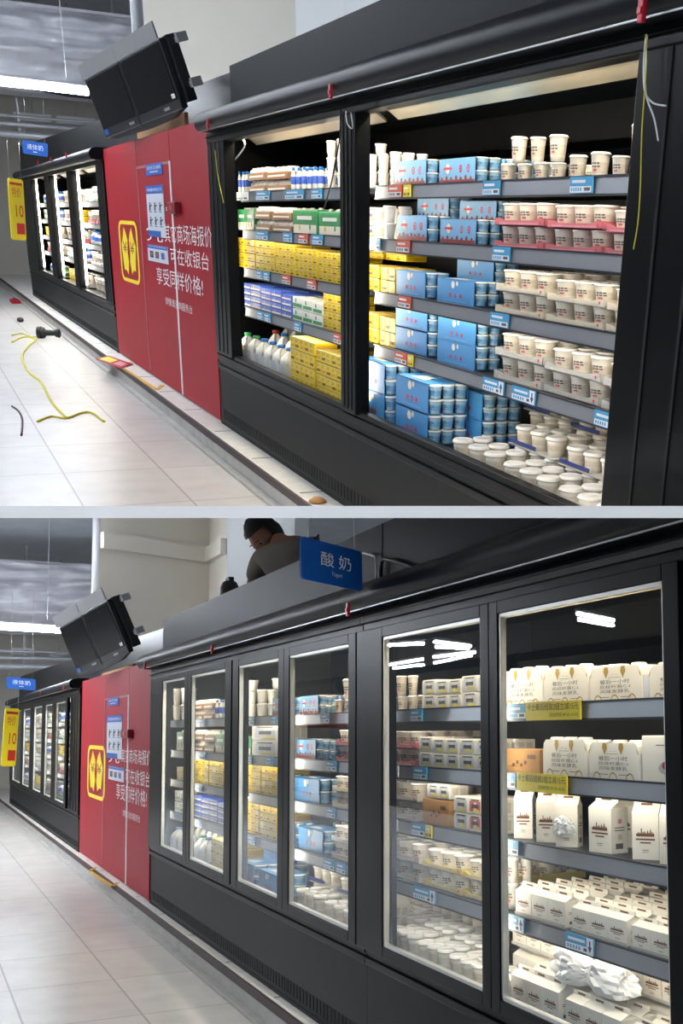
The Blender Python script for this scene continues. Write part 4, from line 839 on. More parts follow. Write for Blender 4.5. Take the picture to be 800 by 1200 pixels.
# ------------------------------------------------------------------ ceiling, walls, hanging things
def fixture(room, name, p0, p1, label, group=None, r=.03, hang=.5, twin=False):
    p0, p1 = Vector(p0), Vector(p1); c = (p0+p1)/2; d = (p1-p0); L = d.length; ang = math.atan2(d.y, d.x)
    o = empty(name); MB().box(-L/2-.03, L/2+.03, -.022, .022, .04, .085, 'paint_white', .006).build('housing', o)
    for dy in ((-.035, .035) if twin else (0,)):
        MB().lathe([(r, -L/2), (r, L/2)], 'tube', 10, T=Matrix.Translation((0, dy, .0)) @ Matrix.Rotation(math.pi/2, 4, 'Y')).build('tube', o)
    m = MB(); 
    for x in (-L*.35, L*.35): m.tube([(x, 0, .08), (x, 0, hang)], .0035, 'pipe')
    m.build('suspension_rod', o)
    tag(o, room, label, 'ceiling lamp', group, loc=c, rz=ang); return o
def setting(room, wl, lampz, lp, dy):
    # back wall in plan: wl list of (px, py, Z) points
    P = [room.onZ(*w) for w in wl]; P = [(p[0], p[1]) for p in P]
    m = MB()
    for i in range(len(P)-1):
        (x0, y0), (x1, y1) = P[i], P[i+1]; mm = 'wall_white' if i >= 2 else 'wall_beige'
        m.add([(x0, y0, -.15), (x1, y1, -.15), (x1, y1, 6.2), (x0, y0, 6.2), (x0-.2, y0+.3, -.15), (x1-.2, y1+.3, -.15), (x1-.2, y1+.3, 6.2), (x0-.2, y0+.3, 6.2)], [(0, 1, 2, 3), (4, 7, 6, 5), (3, 2, 6, 7), (0, 3, 7, 4), (1, 5, 6, 2)], mm)
    struct(room, 'wall_back', m)
    return P
ZT = 4.2
PB1 = setting(R1, [(168, 60, ZT), (289, 60, ZT), (347, 60, ZT), (402, 60, ZT), (640, 0, ZT)], 0, 0, 0)
PB2 = setting(R2, [(117, 633, ZT), (245, 652, ZT), (266, 640, ZT), (345, 640, ZT)], 0, 0, 0)
# moulding along the lower wall
(ax, ay), (bx_, by_), (cx_, cy_) = PB2[0], PB2[1], PB2[2]
m = MB()
for (x0, y0), (x1, y1) in (((ax, ay), (bx_, by_)), ((bx_, by_), (cx_, cy_))):
    d = Vector((x1-x0, y1-y0, 0)).normalized(); n = Vector((d.y, -d.x, 0)); 
    m.add([Vector((x, y, z))+n*o for (x, y) in ((x0, y0), (x1, y1)) for z in (ZT-.12, ZT+.12) for o in (0.01, .10)], [(0, 1, 5, 4), (1, 3, 7, 5), (3, 2, 6, 7), (0, 2, 3, 1), (4, 5, 7, 6)], 'wall_beige')
struct(R2, 'trim_5', m)
def overhead(room, pipe_px, k):
    struct(room, 'wall_far', MB().box(-24.4, -24, -9, 12, -.2, 6.2, 'wall_far'))
    m = MB().box(-24, -10 if k == 1 else -8, -4, 8, 5.6, 5.8, 'ceil')
    struct(room, 'ceiling', m)
    # black fascia running over hoarding and far freezer
    x1 = -2.32 if k == 1 else -3.87
    o = MB().prism([(-19, 1.98), (x1, 1.98), (x1, 2.325), (-8, 2.385), (-19, 2.56)], .21, .24, 'black_metal', 'Y').build('fascia_panel'); tag(o, room, 'matt black fascia board running above the red hoarding and far freezer '+('upstairs' if k == 1 else 'on the lower floor'), 'fascia panel')
    # foil wrapped air duct crossing the aisle
    m = MB(); nx, nz = 70, 30; X = -19.2; rnd = random.Random(k)
    import mathutils.noise as N
    def pt(i, j):
        y = -3+9*i/nx; a = j/nz; z = 3.55+1.5*a; bul = .35*math.sin(math.pi*a)**.5
        w = N.noise(Vector((y*.35+.6*N.noise(Vector((y*.5, a*3, 1))), a*6, k)))*.34+abs(N.noise(Vector((y*1.1, a*13+y*.3, k+5))))*.3
        return (X+bul+w, y, z+.05*N.noise(Vector((y*.6, a*3, 2))))
    V = [pt(i, j) for i in range(nx+1) for j in range(nz+1)]; V2 = [(X-1, v[1], v[2]) for v in V]
    n = nz+1; m.add(V, [(i*n+j, (i+1)*n+j, (i+1)*n+j+1, i*n+j+1) for i in range(nx) for j in range(nz)], 'foil', True)
    m.box(X-1, X+.05, -3, 6, 3.55, 3.6, 'foil').box(X-1, X+.05, -3, 6, 5.0, 5.05, 'foil')
    tag(m.build('air_duct'), room, 'wrinkled silver foil wrapped air duct under the ceiling '+('upstairs' if k == 1 else 'on the lower floor'), 'air duct')
    m = MB().tube([(-18.6, -3, 3.62), (-18.55, .0, 3.60), (-18.5, 1.2, 3.5), (-18.5, 4, 3.45)], .035, 'rubber').build('cable'); tag(m, room, 'dark cable sagging below the foil duct '+('upstairs' if k == 1 else 'on the lower floor'), 'cable')
    o = empty('pipe_run')
    for z, r in ((3.05, .05), (2.86, .07), (3.2, .03)): MB().tube([(-20.5, -3, z), (-20.5, 6, z)], r, 'pipe', 10).build('pipe', o)
    for y in (-1.6, .4, 2.4): MB().box(-20.6, -20.56, y, y+.04, 2.8, 5.6, 'pipe').build('hanger', o)
    tag(o, room, 'grey ceiling pipes on hangers beyond the lit tube '+('upstairs' if k == 1 else 'on the lower floor'), 'pipes')
overhead(R1, None, 1); overhead(R2, None, 2)
a, b = R1.onZ(14, 95, 3.1), R1.onZ(103, 108, 3.1); fixture(R1, 'fluorescent_or_fill_lamp', (a[0]-.1, a[1]-.9, 3.1), (b[0], b[1], 3.1), 'bright fluorescent tube hanging left of the wall displays upstairs', r=.045, hang=2.4)
a, b = R2.onZ(14, 733, 3.1), R2.onZ(74, 739, 3.1); fixture(R2, 'fluorescent_or_fill_lamp', (a[0]-.1, a[1]-.9, 3.1), (b[0], b[1], 3.1), 'bright fluorescent tube hanging left of the wall displays on the lower floor', r=.045, hang=2.4)
a, b = R1.onZ(30, 139, 3.1), R1.onZ(110, 147, 3.1); 
for k, rm in enumerate((R1, R2)):
    pp = [(16, 137, 60, 141), (66, 141, 112, 146)] if k == 0 else [(14, 764, 40, 766), (58, 768, 80, 770)]
    for i, (x0, y0, x1, y1) in enumerate(pp):
        a, b = rm.onX(x0, y0, -22), rm.onX(x1, y1, -22)
        o = empty('lamp_batten'); L = abs(b[1]-a[1]); MB().box(-.04, .04, -L/2, L/2, 0, .1, 'paint_white', .01).build('housing', o); MB().lathe([(.03, -L/2), (.03, L/2)], 'paint_white', 8, T=Matrix.Translation((.03, 0, -.03)) @ Matrix.Rotation(math.pi/2, 4, 'X')).build('tube', o); MB().tube([(0, 0, .1), (0, 0, 5.55-a[2])], .012, 'alu').build('suspension_rod', o)
        tag(o, rm, f"unlit white lamp batten at the aisle end, {'outer' if i == 0 else 'inner'} one {'upstairs' if k == 0 else 'on the lower floor'}", 'ceiling lamp', loc=(a[0], (a[1]+b[1])/2, a[2]))
p = R2.onY(113.5, 650, .7); struct(R2, 'trim_6', MB().tube([(p[0]-.0, .7, 2.3), (p[0]-.05, .7, 6)], .07, 'pipe', 10))
p = R1.onY(163, 50, .7); struct(R1, 'trim_6', MB().tube([(p[0], .7, 2.3), (p[0]-.05, .7, 6)], .07, 'pipe', 10))
# fill lamps added unseen to light both floors, then lamps mirrored in the glass
for rm, spots in ((R1, [(4.0, -4.2, 3.3), (.5, -4.0, 3.3), (-3.5, -4.0, 3.3), (-8, -3.8, 3.3), (-6, -3.2, 4.3), (-11, -3.2, 4.3), (-15, -3.0, 4.0), (-7, -2.0, 5.0), (-11, -2, 5.0), (-9, -.6, 5.3), (-13, -.8, 5.1), (6.3, -2.5, 3.4)]), (R2, [(4.2, -3.9, 3.0), (.5, -4.0, 2.95), (-3.5, -3.9, 2.95), (-8, -3.4, 3.0), (-6, -3.4, 3.9), (-11, -3.4, 3.9), (-15, -3.2, 3.9), (-8, -2.2, 3.1), (-10.5, -2.2, 3.3), (6.3, -2.5, 3.2)])):
    for i, (x, y, z) in enumerate(spots):
        fixture(rm, 'fluorescent_or_fill_lamp', (x-.75, y, z), (x+.75, y, z), f"added twin tube fill lamp, out of view, lighting the {rm.tag} aisle", f"added fill lamps out of view, {rm.tag} aisle", r=.03, hang=.4, twin=True)
def mirror(px, py, Z, gy=-.042):
    d = R2.ray(px, py); l = (Z-R2.C[2])/d[2]; p = R2.C+d*l; return (p[0], 2*gy-p[1], p[2])
for i, (a, b) in enumerate([((456, 779), (495, 772.5)), ((461, 783), (496, 779)), ((509, 752), (551, 757)), ((510, 758), (549, 760)), ((508, 770), (556, 764)), ((509, 777), (552, 768)), ((676, 719), (718, 727)), ((678, 726), (718, 733)), ((455, 756), (496, 754))]):
    p, q_ = mirror(*a, 3.0), mirror(*b, 3.0)
    fixture(R2, 'fluorescent_or_fill_lamp', p, q_, 'far ceiling lamp across the store mirrored in the glass doors', 'far ceiling lamps mirrored in the glass', r=.03, hang=.4)
p = [mirror(345, 818, 1.9), mirror(409, 765, 1.9)]
d = R2.ray(345, 790); l = 8.5/abs(d[1]); c0 = R2.C+d*l; d = R2.ray(405, 790); l2 = 8.5/abs(d[1]); c1 = R2.C+d*l2
o = MB().box(c0[0], c1[0], -.02, .02, -.3, .45, 'red').text('特惠', c0[0]+.4, c1[0]-.4, .0, .3, .022, 'ink_yellow').build('banner')
tag(o, R2, 'red banner with yellow writing across the aisle, mirrored in the fourth door', 'banner', loc=(0, -.084-(c0[1]), 1.75))
# wall displays
def displays(room, c, w, h, Rm, sil, label):
    o = empty('monitor_pair'); T = room and (Matrix.Translation(c) @ Matrix(Rm).to_4x4())
    for s_, x0, x1 in ((0, -w/2, -.008), (1, .008, w/2)):
        m = MB().box(x0, x1, 0, .05, -h/2-.015, h/2, 'bezel', .008).build('monitor', o)
        MB().box(x0+.03, x1-.03, -.004, .001, -h/2+.055, h/2-.02, 'screen').build('screen', m)
        g = MB(); xx = x1-.24 if s_ == 0 else x1-.36
        g.box(xx, xx+.12, -.005, .001, -h/2+.012, -h/2+.032, 'silver')
        if s_ == 1: g.box(x1-.12, x1-.05, -.005, .001, -h/2+.07, -h/2+.1, 'paint_white')
        else: g.box(x0+.04, x0+.14, -.005, .001, -h/2+.01, -h/2+.05, 'sign_blue')
        g.build('label_plate', m)
    for x0, x1 in ((-w/2-.05, -.03), (-.026, w/2-.03)): MB().box(x0, x1, .0, .012, h/2+.002, h/2+sil, 'silver').build('silver_panel', o)
    MB().box(w/2-.06, w/2+.03, .045, .13, -h/2+.02, h/2+.01, 'bezel', .012).build('side_housing', o)
    MB().prism([(-w/2+.05, -h/2-.01), (w/2-.05, -h/2-.01), (w/2-.3, -h/2-.05), (0, -h/2-.06), (-w/2+.25, -h/2-.045)], .01, .06, 'bezel', 'Y').build('chin', o)
    for z in (-h*.22, h*.42): m = MB().box(w/2-.1, w/2+.16, .10, .13, z-.018, z+.018, 'silver').box(w/2+.13, w/2+.17, .07, .15, z-.03, z+.03, 'silver').build('bracket', o)
    tag(o, room, label, 'display', T=T)
displays(R1, (-4.619, -.152, 2.32), 1.986, .457, [[0.9896, -0.1425, -0.0189], [0.13, 0.9434, -0.3052], [0.0613, 0.2995, 0.9521]], .115, 'pair of dark monitors with silver top panels tilted above the upstairs hoarding')
displays(R2, (-5.587, -.255, 2.303), 1.491, .504, [[0.9819, -0.1876, -0.0251], [0.1638, 0.9088, -0.3838], [0.0948, 0.3728, 0.9231]], .125, 'pair of dark monitors with silver top panels tilted above the lower hoarding')
for rm, pp in ((R1, ((157, 160), (211, 131))), (R2, ((116, 800), (152, 778)))):
    a, b = rm.onY(pp[0][0], pp[0][1], .09), rm.onY(pp[1][0], pp[1][1], .09)
    tag(MB().box(a[0], b[0], .12, .15, 1.98, b[2], 'cardboard').build('cardboard_sheet'), rm, f"brown cardboard sheet under the wall displays above the {rm.tag} hoarding", 'cardboard')
def hang_sign(room, c, w, h, Rm, name, label, draw, col='sign_blue', wires=True, bend=0):
    m = MB(); rr = min(w, h)*.12; o_ = []
    for (qx, qz, a0) in ((w/2-rr, h/2-rr, 0), (-w/2+rr, h/2-rr, 90), (-w/2+rr, -h/2+rr, 180), (w/2-rr, -h/2+rr, 270)):
        for k in range(6): a = math.radians(a0+18*k); o_.append((qx+rr*math.cos(a), qz+rr*math.sin(a)))
    m.prism(o_, -.004, .004, col, 'Y'); o = m.build(name); g = MB(); draw(g, w, h); g.build('lettering', o)
    if wires:
        for x in (-w*.38, w*.38): MB().tube([(x, 0, h/2-.01), (x, 0, h/2+(1.5 if w > .35 else .5))], .002, 'alu', 6).build('wire', o)
    tag(o, room, label, 'sign', T=Matrix.Translation(c) @ Matrix(Rm).to_4x4())
def dr_y(g, w, h): g.text('酸 奶', -w*.2, w*.3, -h*.08, h*.26, -.006, 'sign_white'); g.text('Yogurt', -w*.03, w*.15, -h*.31, -h*.18, -.006, 'sign_white')
hang_sign(R2, tuple(R2.C+(np.array([.381, .012, 2.212])-R2.C)*.82), .475*.82, .203*.82, [[-0.5252, -0.8501, -0.0384], [0.8507, -0.5256, 0.0001], [-0.0203, -0.0326, 0.9993]], 'hanging_sign', 'blue hanging sign with white writing above the third and fourth glass doors', dr_y)
def dr_m(g, w, h): g.text('液体奶', -w*.32, w*.32, -h*.12, h*.3, -.006, 'sign_white'); g.rect(-w*.08, w*.08, -h*.3, -h*.24, -.006, 'sign_white')
hang_sign(R1, (-10.986, -.271, 2.167), .319, .158, [[0.4093, -0.9055, 0.1122], [0.9071, 0.4171, 0.0571], [-0.0985, 0.0784, 0.992]], 'hanging_sign', 'small blue hanging sign above the doorless far freezer', dr_m)
hang_sign(R2, (-11.004, -.419, 2.086), .379, .182, [[-0.0754, -0.8837, -0.462], [0.994, -0.1032, 0.0351], [-0.0787, -0.4566, 0.8862]], 'hanging_sign', 'small blue hanging sign above the far freezer with narrow glass doors', dr_m)
def dr_p(g, w, h): g.text('特价', -w*.3, w*.3, h*.2, h*.36, -.006, 'ink_red'); g.text('10', -w*.1, w*.4, -h*.12, h*.08, -.006, 'ink_red'); g.rect(-w*.4, w*.4, h*.4, h*.44, -.006, 'ink_red'); g.rect(-w*.1, w*.42, -h*.4, -h*.22, -.006, 'ink_red')
hang_sign(R1, (-13.0, -.406, 1.421), .326, .84, [[-0.7221, -0.6917, -0.0124], [0.6906, -0.7218, 0.0453], [-0.0403, 0.0242, 0.9989]], 'price_poster', 'yellow price poster with red figures left of the doorless far freezer', dr_p, 'tag_yellow')
p = R2.onY(12, 864, -.5); hang_sign(R2, tuple(p), .3, .84, [[-0.7221, -0.6917, -0.0124], [0.6906, -0.7218, 0.0453], [-0.0403, 0.0242, 0.9989]], 'price_poster', 'yellow price poster with red figures left of the far glass doors', dr_p, 'tag_yellow')
# ------------------------------------------------------------------ wires, cables and things on the upper floor
def wire(room, name, pts, r, m, label, cat, Y=None, Z=None):
    P = [Vector(room.onY(x, y, Y) if Y is not None else room.onZ(x, y, Z)) for x, y in pts]; out = []
    for i in range(len(P)-1):
        p0, p1, p2, p3 = P[max(i-1, 0)], P[i], P[i+1], P[min(i+2, len(P)-1)]
        for k in range(6):
            t = k/6; out.append(.5*((2*p1)+(-p0+p2)*t+(2*p0-5*p1+4*p2-p3)*t*t+(-p0+3*p1-3*p2+p3)*t**3))
    out.append(P[-1]); tag(MB().tube(out, r, m, 6).build(name), room, label, cat)
wire(R1, 'wire', [(757, 40), (754, 70), (755, 105), (764, 120), (780, 124)], .0025, 'wire_white', 'white wire curling right from the top of the right black post', 'wire', -.045)
wire(R1, 'wire', [(758, 41), (756, 80), (757, 112), (766, 138), (771, 165)], .0025, 'wire_white', 'longer white wire dangling from the top of the right black post', 'wire', -.052)
wire(R1, 'wire', [(756.5, 42), (757, 80), (752, 150), (750, 220), (747, 262), (742, 292)], .002, 'cable_yellow', 'thin yellow wire hanging down the inner edge of the right post', 'wire', -.06)
wire(R1, 'wire', [(252, 176), (254, 198), (257, 215), (262, 238)], .0028, 'cable_yellow', 'yellow wire dangling on the left post of the open freezer', 'wire', -.045)
wire(R1, 'wire', [(274, 188), (281, 180), (287, 170), (285, 164), (280, 163)], .005, 'wire_white', 'white cord curling above the left lamp tube of the open freezer', 'wire', .085)
wire(R1, 'wire', [(399, 128), (398, 160), (392, 195), (388, 215), (380, 243)], .004, 'rubber', 'black wire hanging in front of the narrower open bay', 'wire', -.05)
wire(R1, 'wire', [(405, 130), (407, 145), (413, 150), (411, 132)], .003, 'wire_white', 'short white wire loop at the top of the middle post', 'wire', -.045)
Zf = -.144
wire(R1, 'power_cable', [(14, 401), (28, 395), (42, 398), (33, 406), (26, 418), (33, 435), (48, 448), (60, 470), (78, 490)], .012, 'cable_yellow', 'yellow power cable winding from the hand tool over the tiles', 'cable', Z=Zf)
wire(R1, 'power_cable', [(14, 393), (26, 391), (36, 395), (48, 394)], .011, 'cable_yellow', 'short yellow cable looping behind the hand tool', 'cable', Z=Zf)
wire(R1, 'power_cable', [(44, 494), (60, 488), (78, 490), (95, 484), (108, 484), (122, 494)], .011, 'cable_yellow', 'yellow cable loop lying nearest on the tiles', 'cable', Z=Zf)
wire(R1, 'power_cable', [(14, 476), (22, 482), (26, 492), (25, 510)], .008, 'rubber', 'dark thin cable at the left edge of the tiles', 'cable', Z=Zf)
p = R1.onZ(58, 397, -.15); e = R1.onZ(72, 396, -.15); e0 = R1.onZ(45, 395, -.15)
o = empty('hand_tool'); T = Matrix.Translation(p+np.array([0, 0, .06])); L = float(np.linalg.norm(e-e0)); ang = math.atan2(e[1]-e0[1], e[0]-e0[0])
MB().lathe([(.05, -L*.5), (.07, -L*.45), (.07, -L*.2), (.04, -L*.12), (.035, L*.25), (.05, L*.3), (.06, L*.45), (.03, L*.5)], 'rubber', 12, T=Matrix.Rotation(math.pi/2, 4, 'Y')).build('body', o); MB().lathe([(.075, -L*.48), (.08, -L*.3)], 'bezel', 12, T=Matrix.Rotation(math.pi/2, 4, 'Y')).build('grip_ring', o)
tag(o, R1, 'black power tool lying on the tiles at the end of the yellow cable', 'tool', loc=(p[0], p[1], -.075), rz=ang)
p = R1.onZ(24, 377, -.15); tag(MB().lathe([(.03, 0), (.05, .02), (.04, .05), (.015, .06)], 'rubber', 10, T=Matrix.Scale(2.6, 4, (1, 0, 0))).build('tool_bit'), R1, 'small dark fitting on the tiles behind the hand tool', 'tool', loc=(p[0], p[1], -.149))
p = R1.onZ(18, 355, -.15); tag(MB().box(-.2, .2, -.08, .08, 0, .06, 'red', .02).box(-.2, .2, -.03, .03, .06, .08, 'red_dark', .008).build('tool_case'), R1, 'small red case on the tiles at the far left edge', 'case', loc=(p[0], p[1], -.149))
P = [R1.onZ(x, y, .004) for x, y in ((112, 421), (127, 417), (156, 427), (141, 432))]; c = sum(P)/4
m = MB().add([tuple(p-c+np.array([0, 0, z])) for z in (0, .004) for p in P], [(0, 1, 2, 3)[::-1], (4, 5, 6, 7), (0, 1, 5, 4), (1, 2, 6, 5), (2, 3, 7, 6), (3, 0, 4, 7)], 'red')
def mixp(u, v): return tuple((P[0]*(1-u)*(1-v)+P[1]*u*(1-v)+P[2]*u*v+P[3]*(1-u)*v)-c+np.array([0, 0, .0055]))
m.poly([mixp(.15, .08), mixp(.85, .08), mixp(.8, .5), mixp(.2, .5)], 'ink_yellow'); m.poly([mixp(.2, .6), mixp(.8, .6), mixp(.75, .9), mixp(.25, .9)], 'ink_pink')
tag(m.build('printed_sheet'), R1, 'red and yellow printed sheet lying on the ledge edge before the hoarding', 'sheet', loc=c)
def tape(room, pts, wd, label):
    m = MB(); P = [Vector((v[0], min(v[1], -.03), v[2])) for v in (room.onZ(x, y, .001) for x, y in pts)]; c = P[0].copy()
    for a, b in zip(P, P[1:]):
        d = (b-a).normalized(); n = Vector((-d.y, d.x, 0))*wd; V = [a-n, b-n, b+n, a+n]; m.add([v-c for v in V]+[v-c+Vector((0, 0, .002)) for v in V], [(4, 5, 6, 7), (0, 1, 5, 4), (1, 2, 6, 5), (2, 3, 7, 6), (3, 0, 4, 7)], 'tape_yellow')
    tag(m.build('floor_tape'), room, label, 'tape', loc=c)
tape(R1, [(148, 427), (166, 424)], .02, 'short yellow floor tape strip crossing the upstairs ledge'); tape(R1, [(145, 432), (184, 457), (206, 451)], .02, 'yellow floor tape angle on the upstairs ledge below the hoarding')
tape(R2, [(105, 1021), (132, 1039), (156, 1033)], .02, 'yellow floor tape angle on the lower ledge below the hoarding'); tape(R2, [(106, 1020), (118, 1016)], .015, 'short yellow floor tape strip on the lower ledge')
for i, (x, y) in enumerate(((372, 589), (365, 580))):
    p = R1.onZ(x, y, 0)
    if i == 0: tag(MB().lathe([(.03, 0), (.05, .01), (.02, .03)], 'cardboard', 8).build('rubble_lump'), R1, 'small brown lump of dirt on the ledge below the vent grille', 'debris', loc=p)
# ------------------------------------------------------------------ things on top of the lower freezer
wire(R2, 'cable', [(425, 648), (436, 651), (440, 656), (441, 683)], .005, 'alu', 'thin grey cable looping beside the blue hanging sign', 'cable', .05)
wire(R2, 'cable', [(445, 684), (446, 662), (449, 656), (456, 656), (472, 661), (490, 667)], .008, 'rubber', 'black cable bent over the header panel right of the blue sign', 'cable', .05)
p = R2.onY(269, 690, .30); 
tag(MB().lathe([(.02, -.4), (.07, -.38), (.075, -.2), (.07, -.06), (.05, -.02), (.015, .0)], 'rubber', 14).box(-.05, .05, -.02, .02, -.02, .015, 'rubber', .006).build('tool_bag'), R2, 'rounded black bundle peeping over the header panel left of the man', 'bag', loc=(p[0], .30, p[2]+.07))
# ------------------------------------------------------------------ the man on the freezer roof
def skin_mesh(joints, edges, sub=2):
    me = bpy.data.meshes.new('b'); names = list(joints); me.from_pydata([joints[n][0] for n in names], [(names.index(a), names.index(b)) for a, b in edges], [])
    o = bpy.data.objects.new('b', me); COL.objects.link(o); md = o.modifiers.new('s', 'SKIN'); md.use_smooth_shade = True
    for i, n in enumerate(names):
        r = joints[n][1]; me.skin_vertices[0].data[i].radius = (r, r) if not isinstance(r, tuple) else r
        me.skin_vertices[0].data[i].use_root = (i == 0)
    sb = o.modifiers.new('d', 'SUBSURF'); sb.levels = sub; sb.render_levels = sub
    e = bpy.data.meshes.new_from_object(o.evaluated_get(bpy.context.evaluated_depsgraph_get()))
    V = [v.co.copy() for v in e.vertices]; Fs = [tuple(p.vertices) for p in e.polygons]
    bpy.data.objects.remove(o); bpy.data.meshes.remove(me); bpy.data.meshes.remove(e); return V, Fs
def man(room):
    c2r = lambda v: Vector(room.R.T @ np.array(v))
    H = Vector(room.onY(312, 630, .30)); N_ = Vector(room.onY(331, 634, .36)); SL = Vector(room.onY(307, 652, .27)); SR = Vector(room.onY(357, 637, .48)); roof = 1.965
    C_ = (SL+SR)/2+Vector((.0, .02, -.06)); PV = Vector((C_.x+.25, .50, roof+.30)); base = Vector((PV.x, PV.y, roof))
    L = lambda v: v-base
    EL = Vector((SL.x-.10, .22, SL.z-.29)); HL = Vector((SL.x-.06, .30, roof+.10)); ER = Vector((SR.x+.02, .36, SR.z-.32)); HR = Vector((SR.x-.22, .30, roof+.10))
    J = {'pel': (L(PV), .14), 'waist': (L(PV.lerp(C_, .45)), .135), 'chest': (L(C_), (.15, .12)), 'neck': (L(N_), .058), 'head': (L(N_.lerp(H, .55)), .07),
         'sl': (L(SL), .07), 'el': (L(EL), .048), 'wl': (L(HL), .032), 'sr': (L(SR), .07), 'er': (L(ER), .048), 'wr': (L(HR), .032)}
    E = [('pel', 'waist'), ('waist', 'chest'), ('chest', 'neck'), ('neck', 'head'), ('chest', 'sl'), ('sl', 'el'), ('el', 'wl'), ('chest', 'sr'), ('sr', 'er'), ('er', 'wr')]
    for s_, w in (('l', HL), ('r', HR)):
        pm = w+Vector((-.07, -.01, -.045)); J['p'+s_] = (L(pm), (.038, .02)); E.append(('w'+s_, 'p'+s_))
        for k in range(5):
            if k < 4: a = pm+Vector((-.05, -.035+.022*k, -.015)); b = a+Vector((-.035-.006*(k in (1, 2)), -.002+.002*k, -.018))
            else: a = w+Vector((-.06, .05, -.05)); b = a+Vector((-.035, .015, -.015))
            J[f'f{s_}{k}a'] = (L(a), .0095); J[f'f{s_}{k}b'] = (L(b), .008); E += [('p'+s_, f'f{s_}{k}a'), (f'f{s_}{k}a', f'f{s_}{k}b')]
    for s_, dy in (('l', -.1), ('r', .1)):
        hp = PV+Vector((.02, dy, -.02)); kn = Vector((PV.x-.34, .48+dy*1.5, roof+.075)); an = Vector((PV.x+.12, .48+dy*1.3, roof+.055)); to = an+Vector((.17, 0, -.02))
        J['h'+s_] = (L(hp), .095); J['k'+s_] = (L(kn), .065); J['a'+s_] = (L(an), .045); J['t'+s_] = (L(to), .035); E += [('pel', 'h'+s_), ('h'+s_, 'k'+s_), ('k'+s_, 'a'+s_), ('a'+s_, 't'+s_)]
    V, Fs = skin_mesh(J, E); body = MB().add(V, Fs, 'skin', True)
    # head
    up = c2r((-.62, -.72, -.30)).normalized(); fc = c2r((-.42, .62, -.66)); fc = (fc-up*fc.dot(up)).normalized(); sd = up.cross(fc).normalized()   # local axes: sd=x, -fc... 
    Rm = Matrix((( sd.x, -fc.x, up.x), (sd.y, -fc.y, up.y), (sd.z, -fc.z, up.z))).to_4x4(); hs = 1.22
    TH = Matrix.Translation(L(H)) @ Rm @ Matrix.Scale(hs, 4)
    bm = bmesh.new(); bmesh.ops.create_uvsphere(bm, u_segments=28, v_segments=20, radius=1); bm.verts.index_update()
    def shape(co):
        x, y, z = co; X, Y, Z = x*.077, y*.097, z*.118
        if z < 0: k = 1-.30*(-z)**1.6; X *= k; Y = Y*(1-.18*-z) - (.012*(-z) if y < 0 else -.0)
        if y < -.3:
            Y -= .022*math.exp(-(x/.17)**2-((z+.18)/.22)**2)          # nose
            Y += .010*math.exp(-((abs(x)-.38)/.16)**2-((z-.02)/.12)**2)  # eye sockets
            Y -= .006*math.exp(-((z-.16)/.08)**2)*max(0, 1-abs(x)*1.2)   # brow
            Y -= .006*math.exp(-(x/.3)**2-((z+.52)/.07)**2)              # lips
            Y -= .010*math.exp(-(x/.3)**2-((z+.85)/.15)**2)              # chin
        return Vector((X, Y, Z))
    body.add([shape(v.co) for v in bm.verts], [[v.index for v in f.verts] for f in bm.faces], 'skin', True, TH)
    for sx in (-1, 1):
        body.add([Vector((sx*.078+v.co.x*.010, .008+v.co.y*.018+abs(v.co.z)*.004, -.005+v.co.z*.031)) for v in bm.verts], [[v.index for v in f.verts] for f in bm.faces], 'skin', True, TH)
        body.add([Vector((sx*.029+v.co.x*.0125, -.081+v.co.y*.008, .004+v.co.z*.006)) for v in bm.verts], [[v.index for v in f.verts] for f in bm.faces], 'eye', True, TH)
        body.box(sx*.029-.016, sx*.029+.016, -.095, -.084, .022, .027, 'hair', .002, TH)
    body.box(-.022, .022, -.098, -.086, -.066, -.061, 'lip', .0015, TH)
    o = body.build('person')
    hair = MB(); V = []; 
    keep = []
    for f in bm.faces:
        c = f.calc_center_median()
        if c.z > .42 or (c.y > -.15 and c.z > -.28) or (c.y > .2 and c.z > -.6): keep.append(f)
    import mathutils.noise as N
    hv = []
    for v in bm.verts:
        q_ = shape(v.co); n = Vector(v.co); hv.append(q_*1.0+Vector((n.x*.013, n.y*.014, n.z*.02+.004))*(1+.5*N.noise(n*6)))
    hair.add(hv, [[v.index for v in f.verts] for f in keep], 'hair', True, TH); bm.free(); hair.build('hair', o)
    # clothes follow the body
    def grow(names, edges, g, m, nm, cut=None):
        Jc = {n: (J[n][0], tuple(v+g for v in J[n][1]) if isinstance(J[n][1], tuple) else J[n][1]+g) for n in names}
        if cut: Jc.update(cut)
        V, Fs = skin_mesh(Jc, edges); MB().add(V, Fs, m, True).build(nm, o)
    nk = (L(N_.lerp(C_, .2)), .078)
    grow(['pel', 'waist', 'chest', 'sl', 'sr'], [('pel', 'waist'), ('waist', 'chest'), ('chest', 'nk'), ('chest', 'sl'), ('sl', 'slv'), ('chest', 'sr'), ('sr', 'srv')], .018, 'shirt', 'shirt',
         {'nk': nk, 'slv': (L(SL.lerp(EL, .62)), .075), 'srv': (L(SR.lerp(ER, .62)), .075)})
    lg = ['pel', 'hl', 'kl', 'al', 'hr', 'kr', 'ar']; grow(lg, [('pel', 'hl'), ('hl', 'kl'), ('kl', 'al'), ('pel', 'hr'), ('hr', 'kr'), ('kr', 'ar')], .014, 'trouser', 'trousers')
    for s_ in 'lr':
        a, t = J['a'+s_][0], J['t'+s_][0]; V, Fs = skin_mesh({'a': (a+Vector((.02, 0, -.005)), .052), 't': (t+Vector((.03, 0, 0)), .042)}, [('a', 't')]); MB().add(V, Fs, 'rubber', True).build('shoe', o)
    tag(o, room, 'man in a grey-brown T-shirt bending forward behind the black header panel', 'person', loc=base)
man(R2)
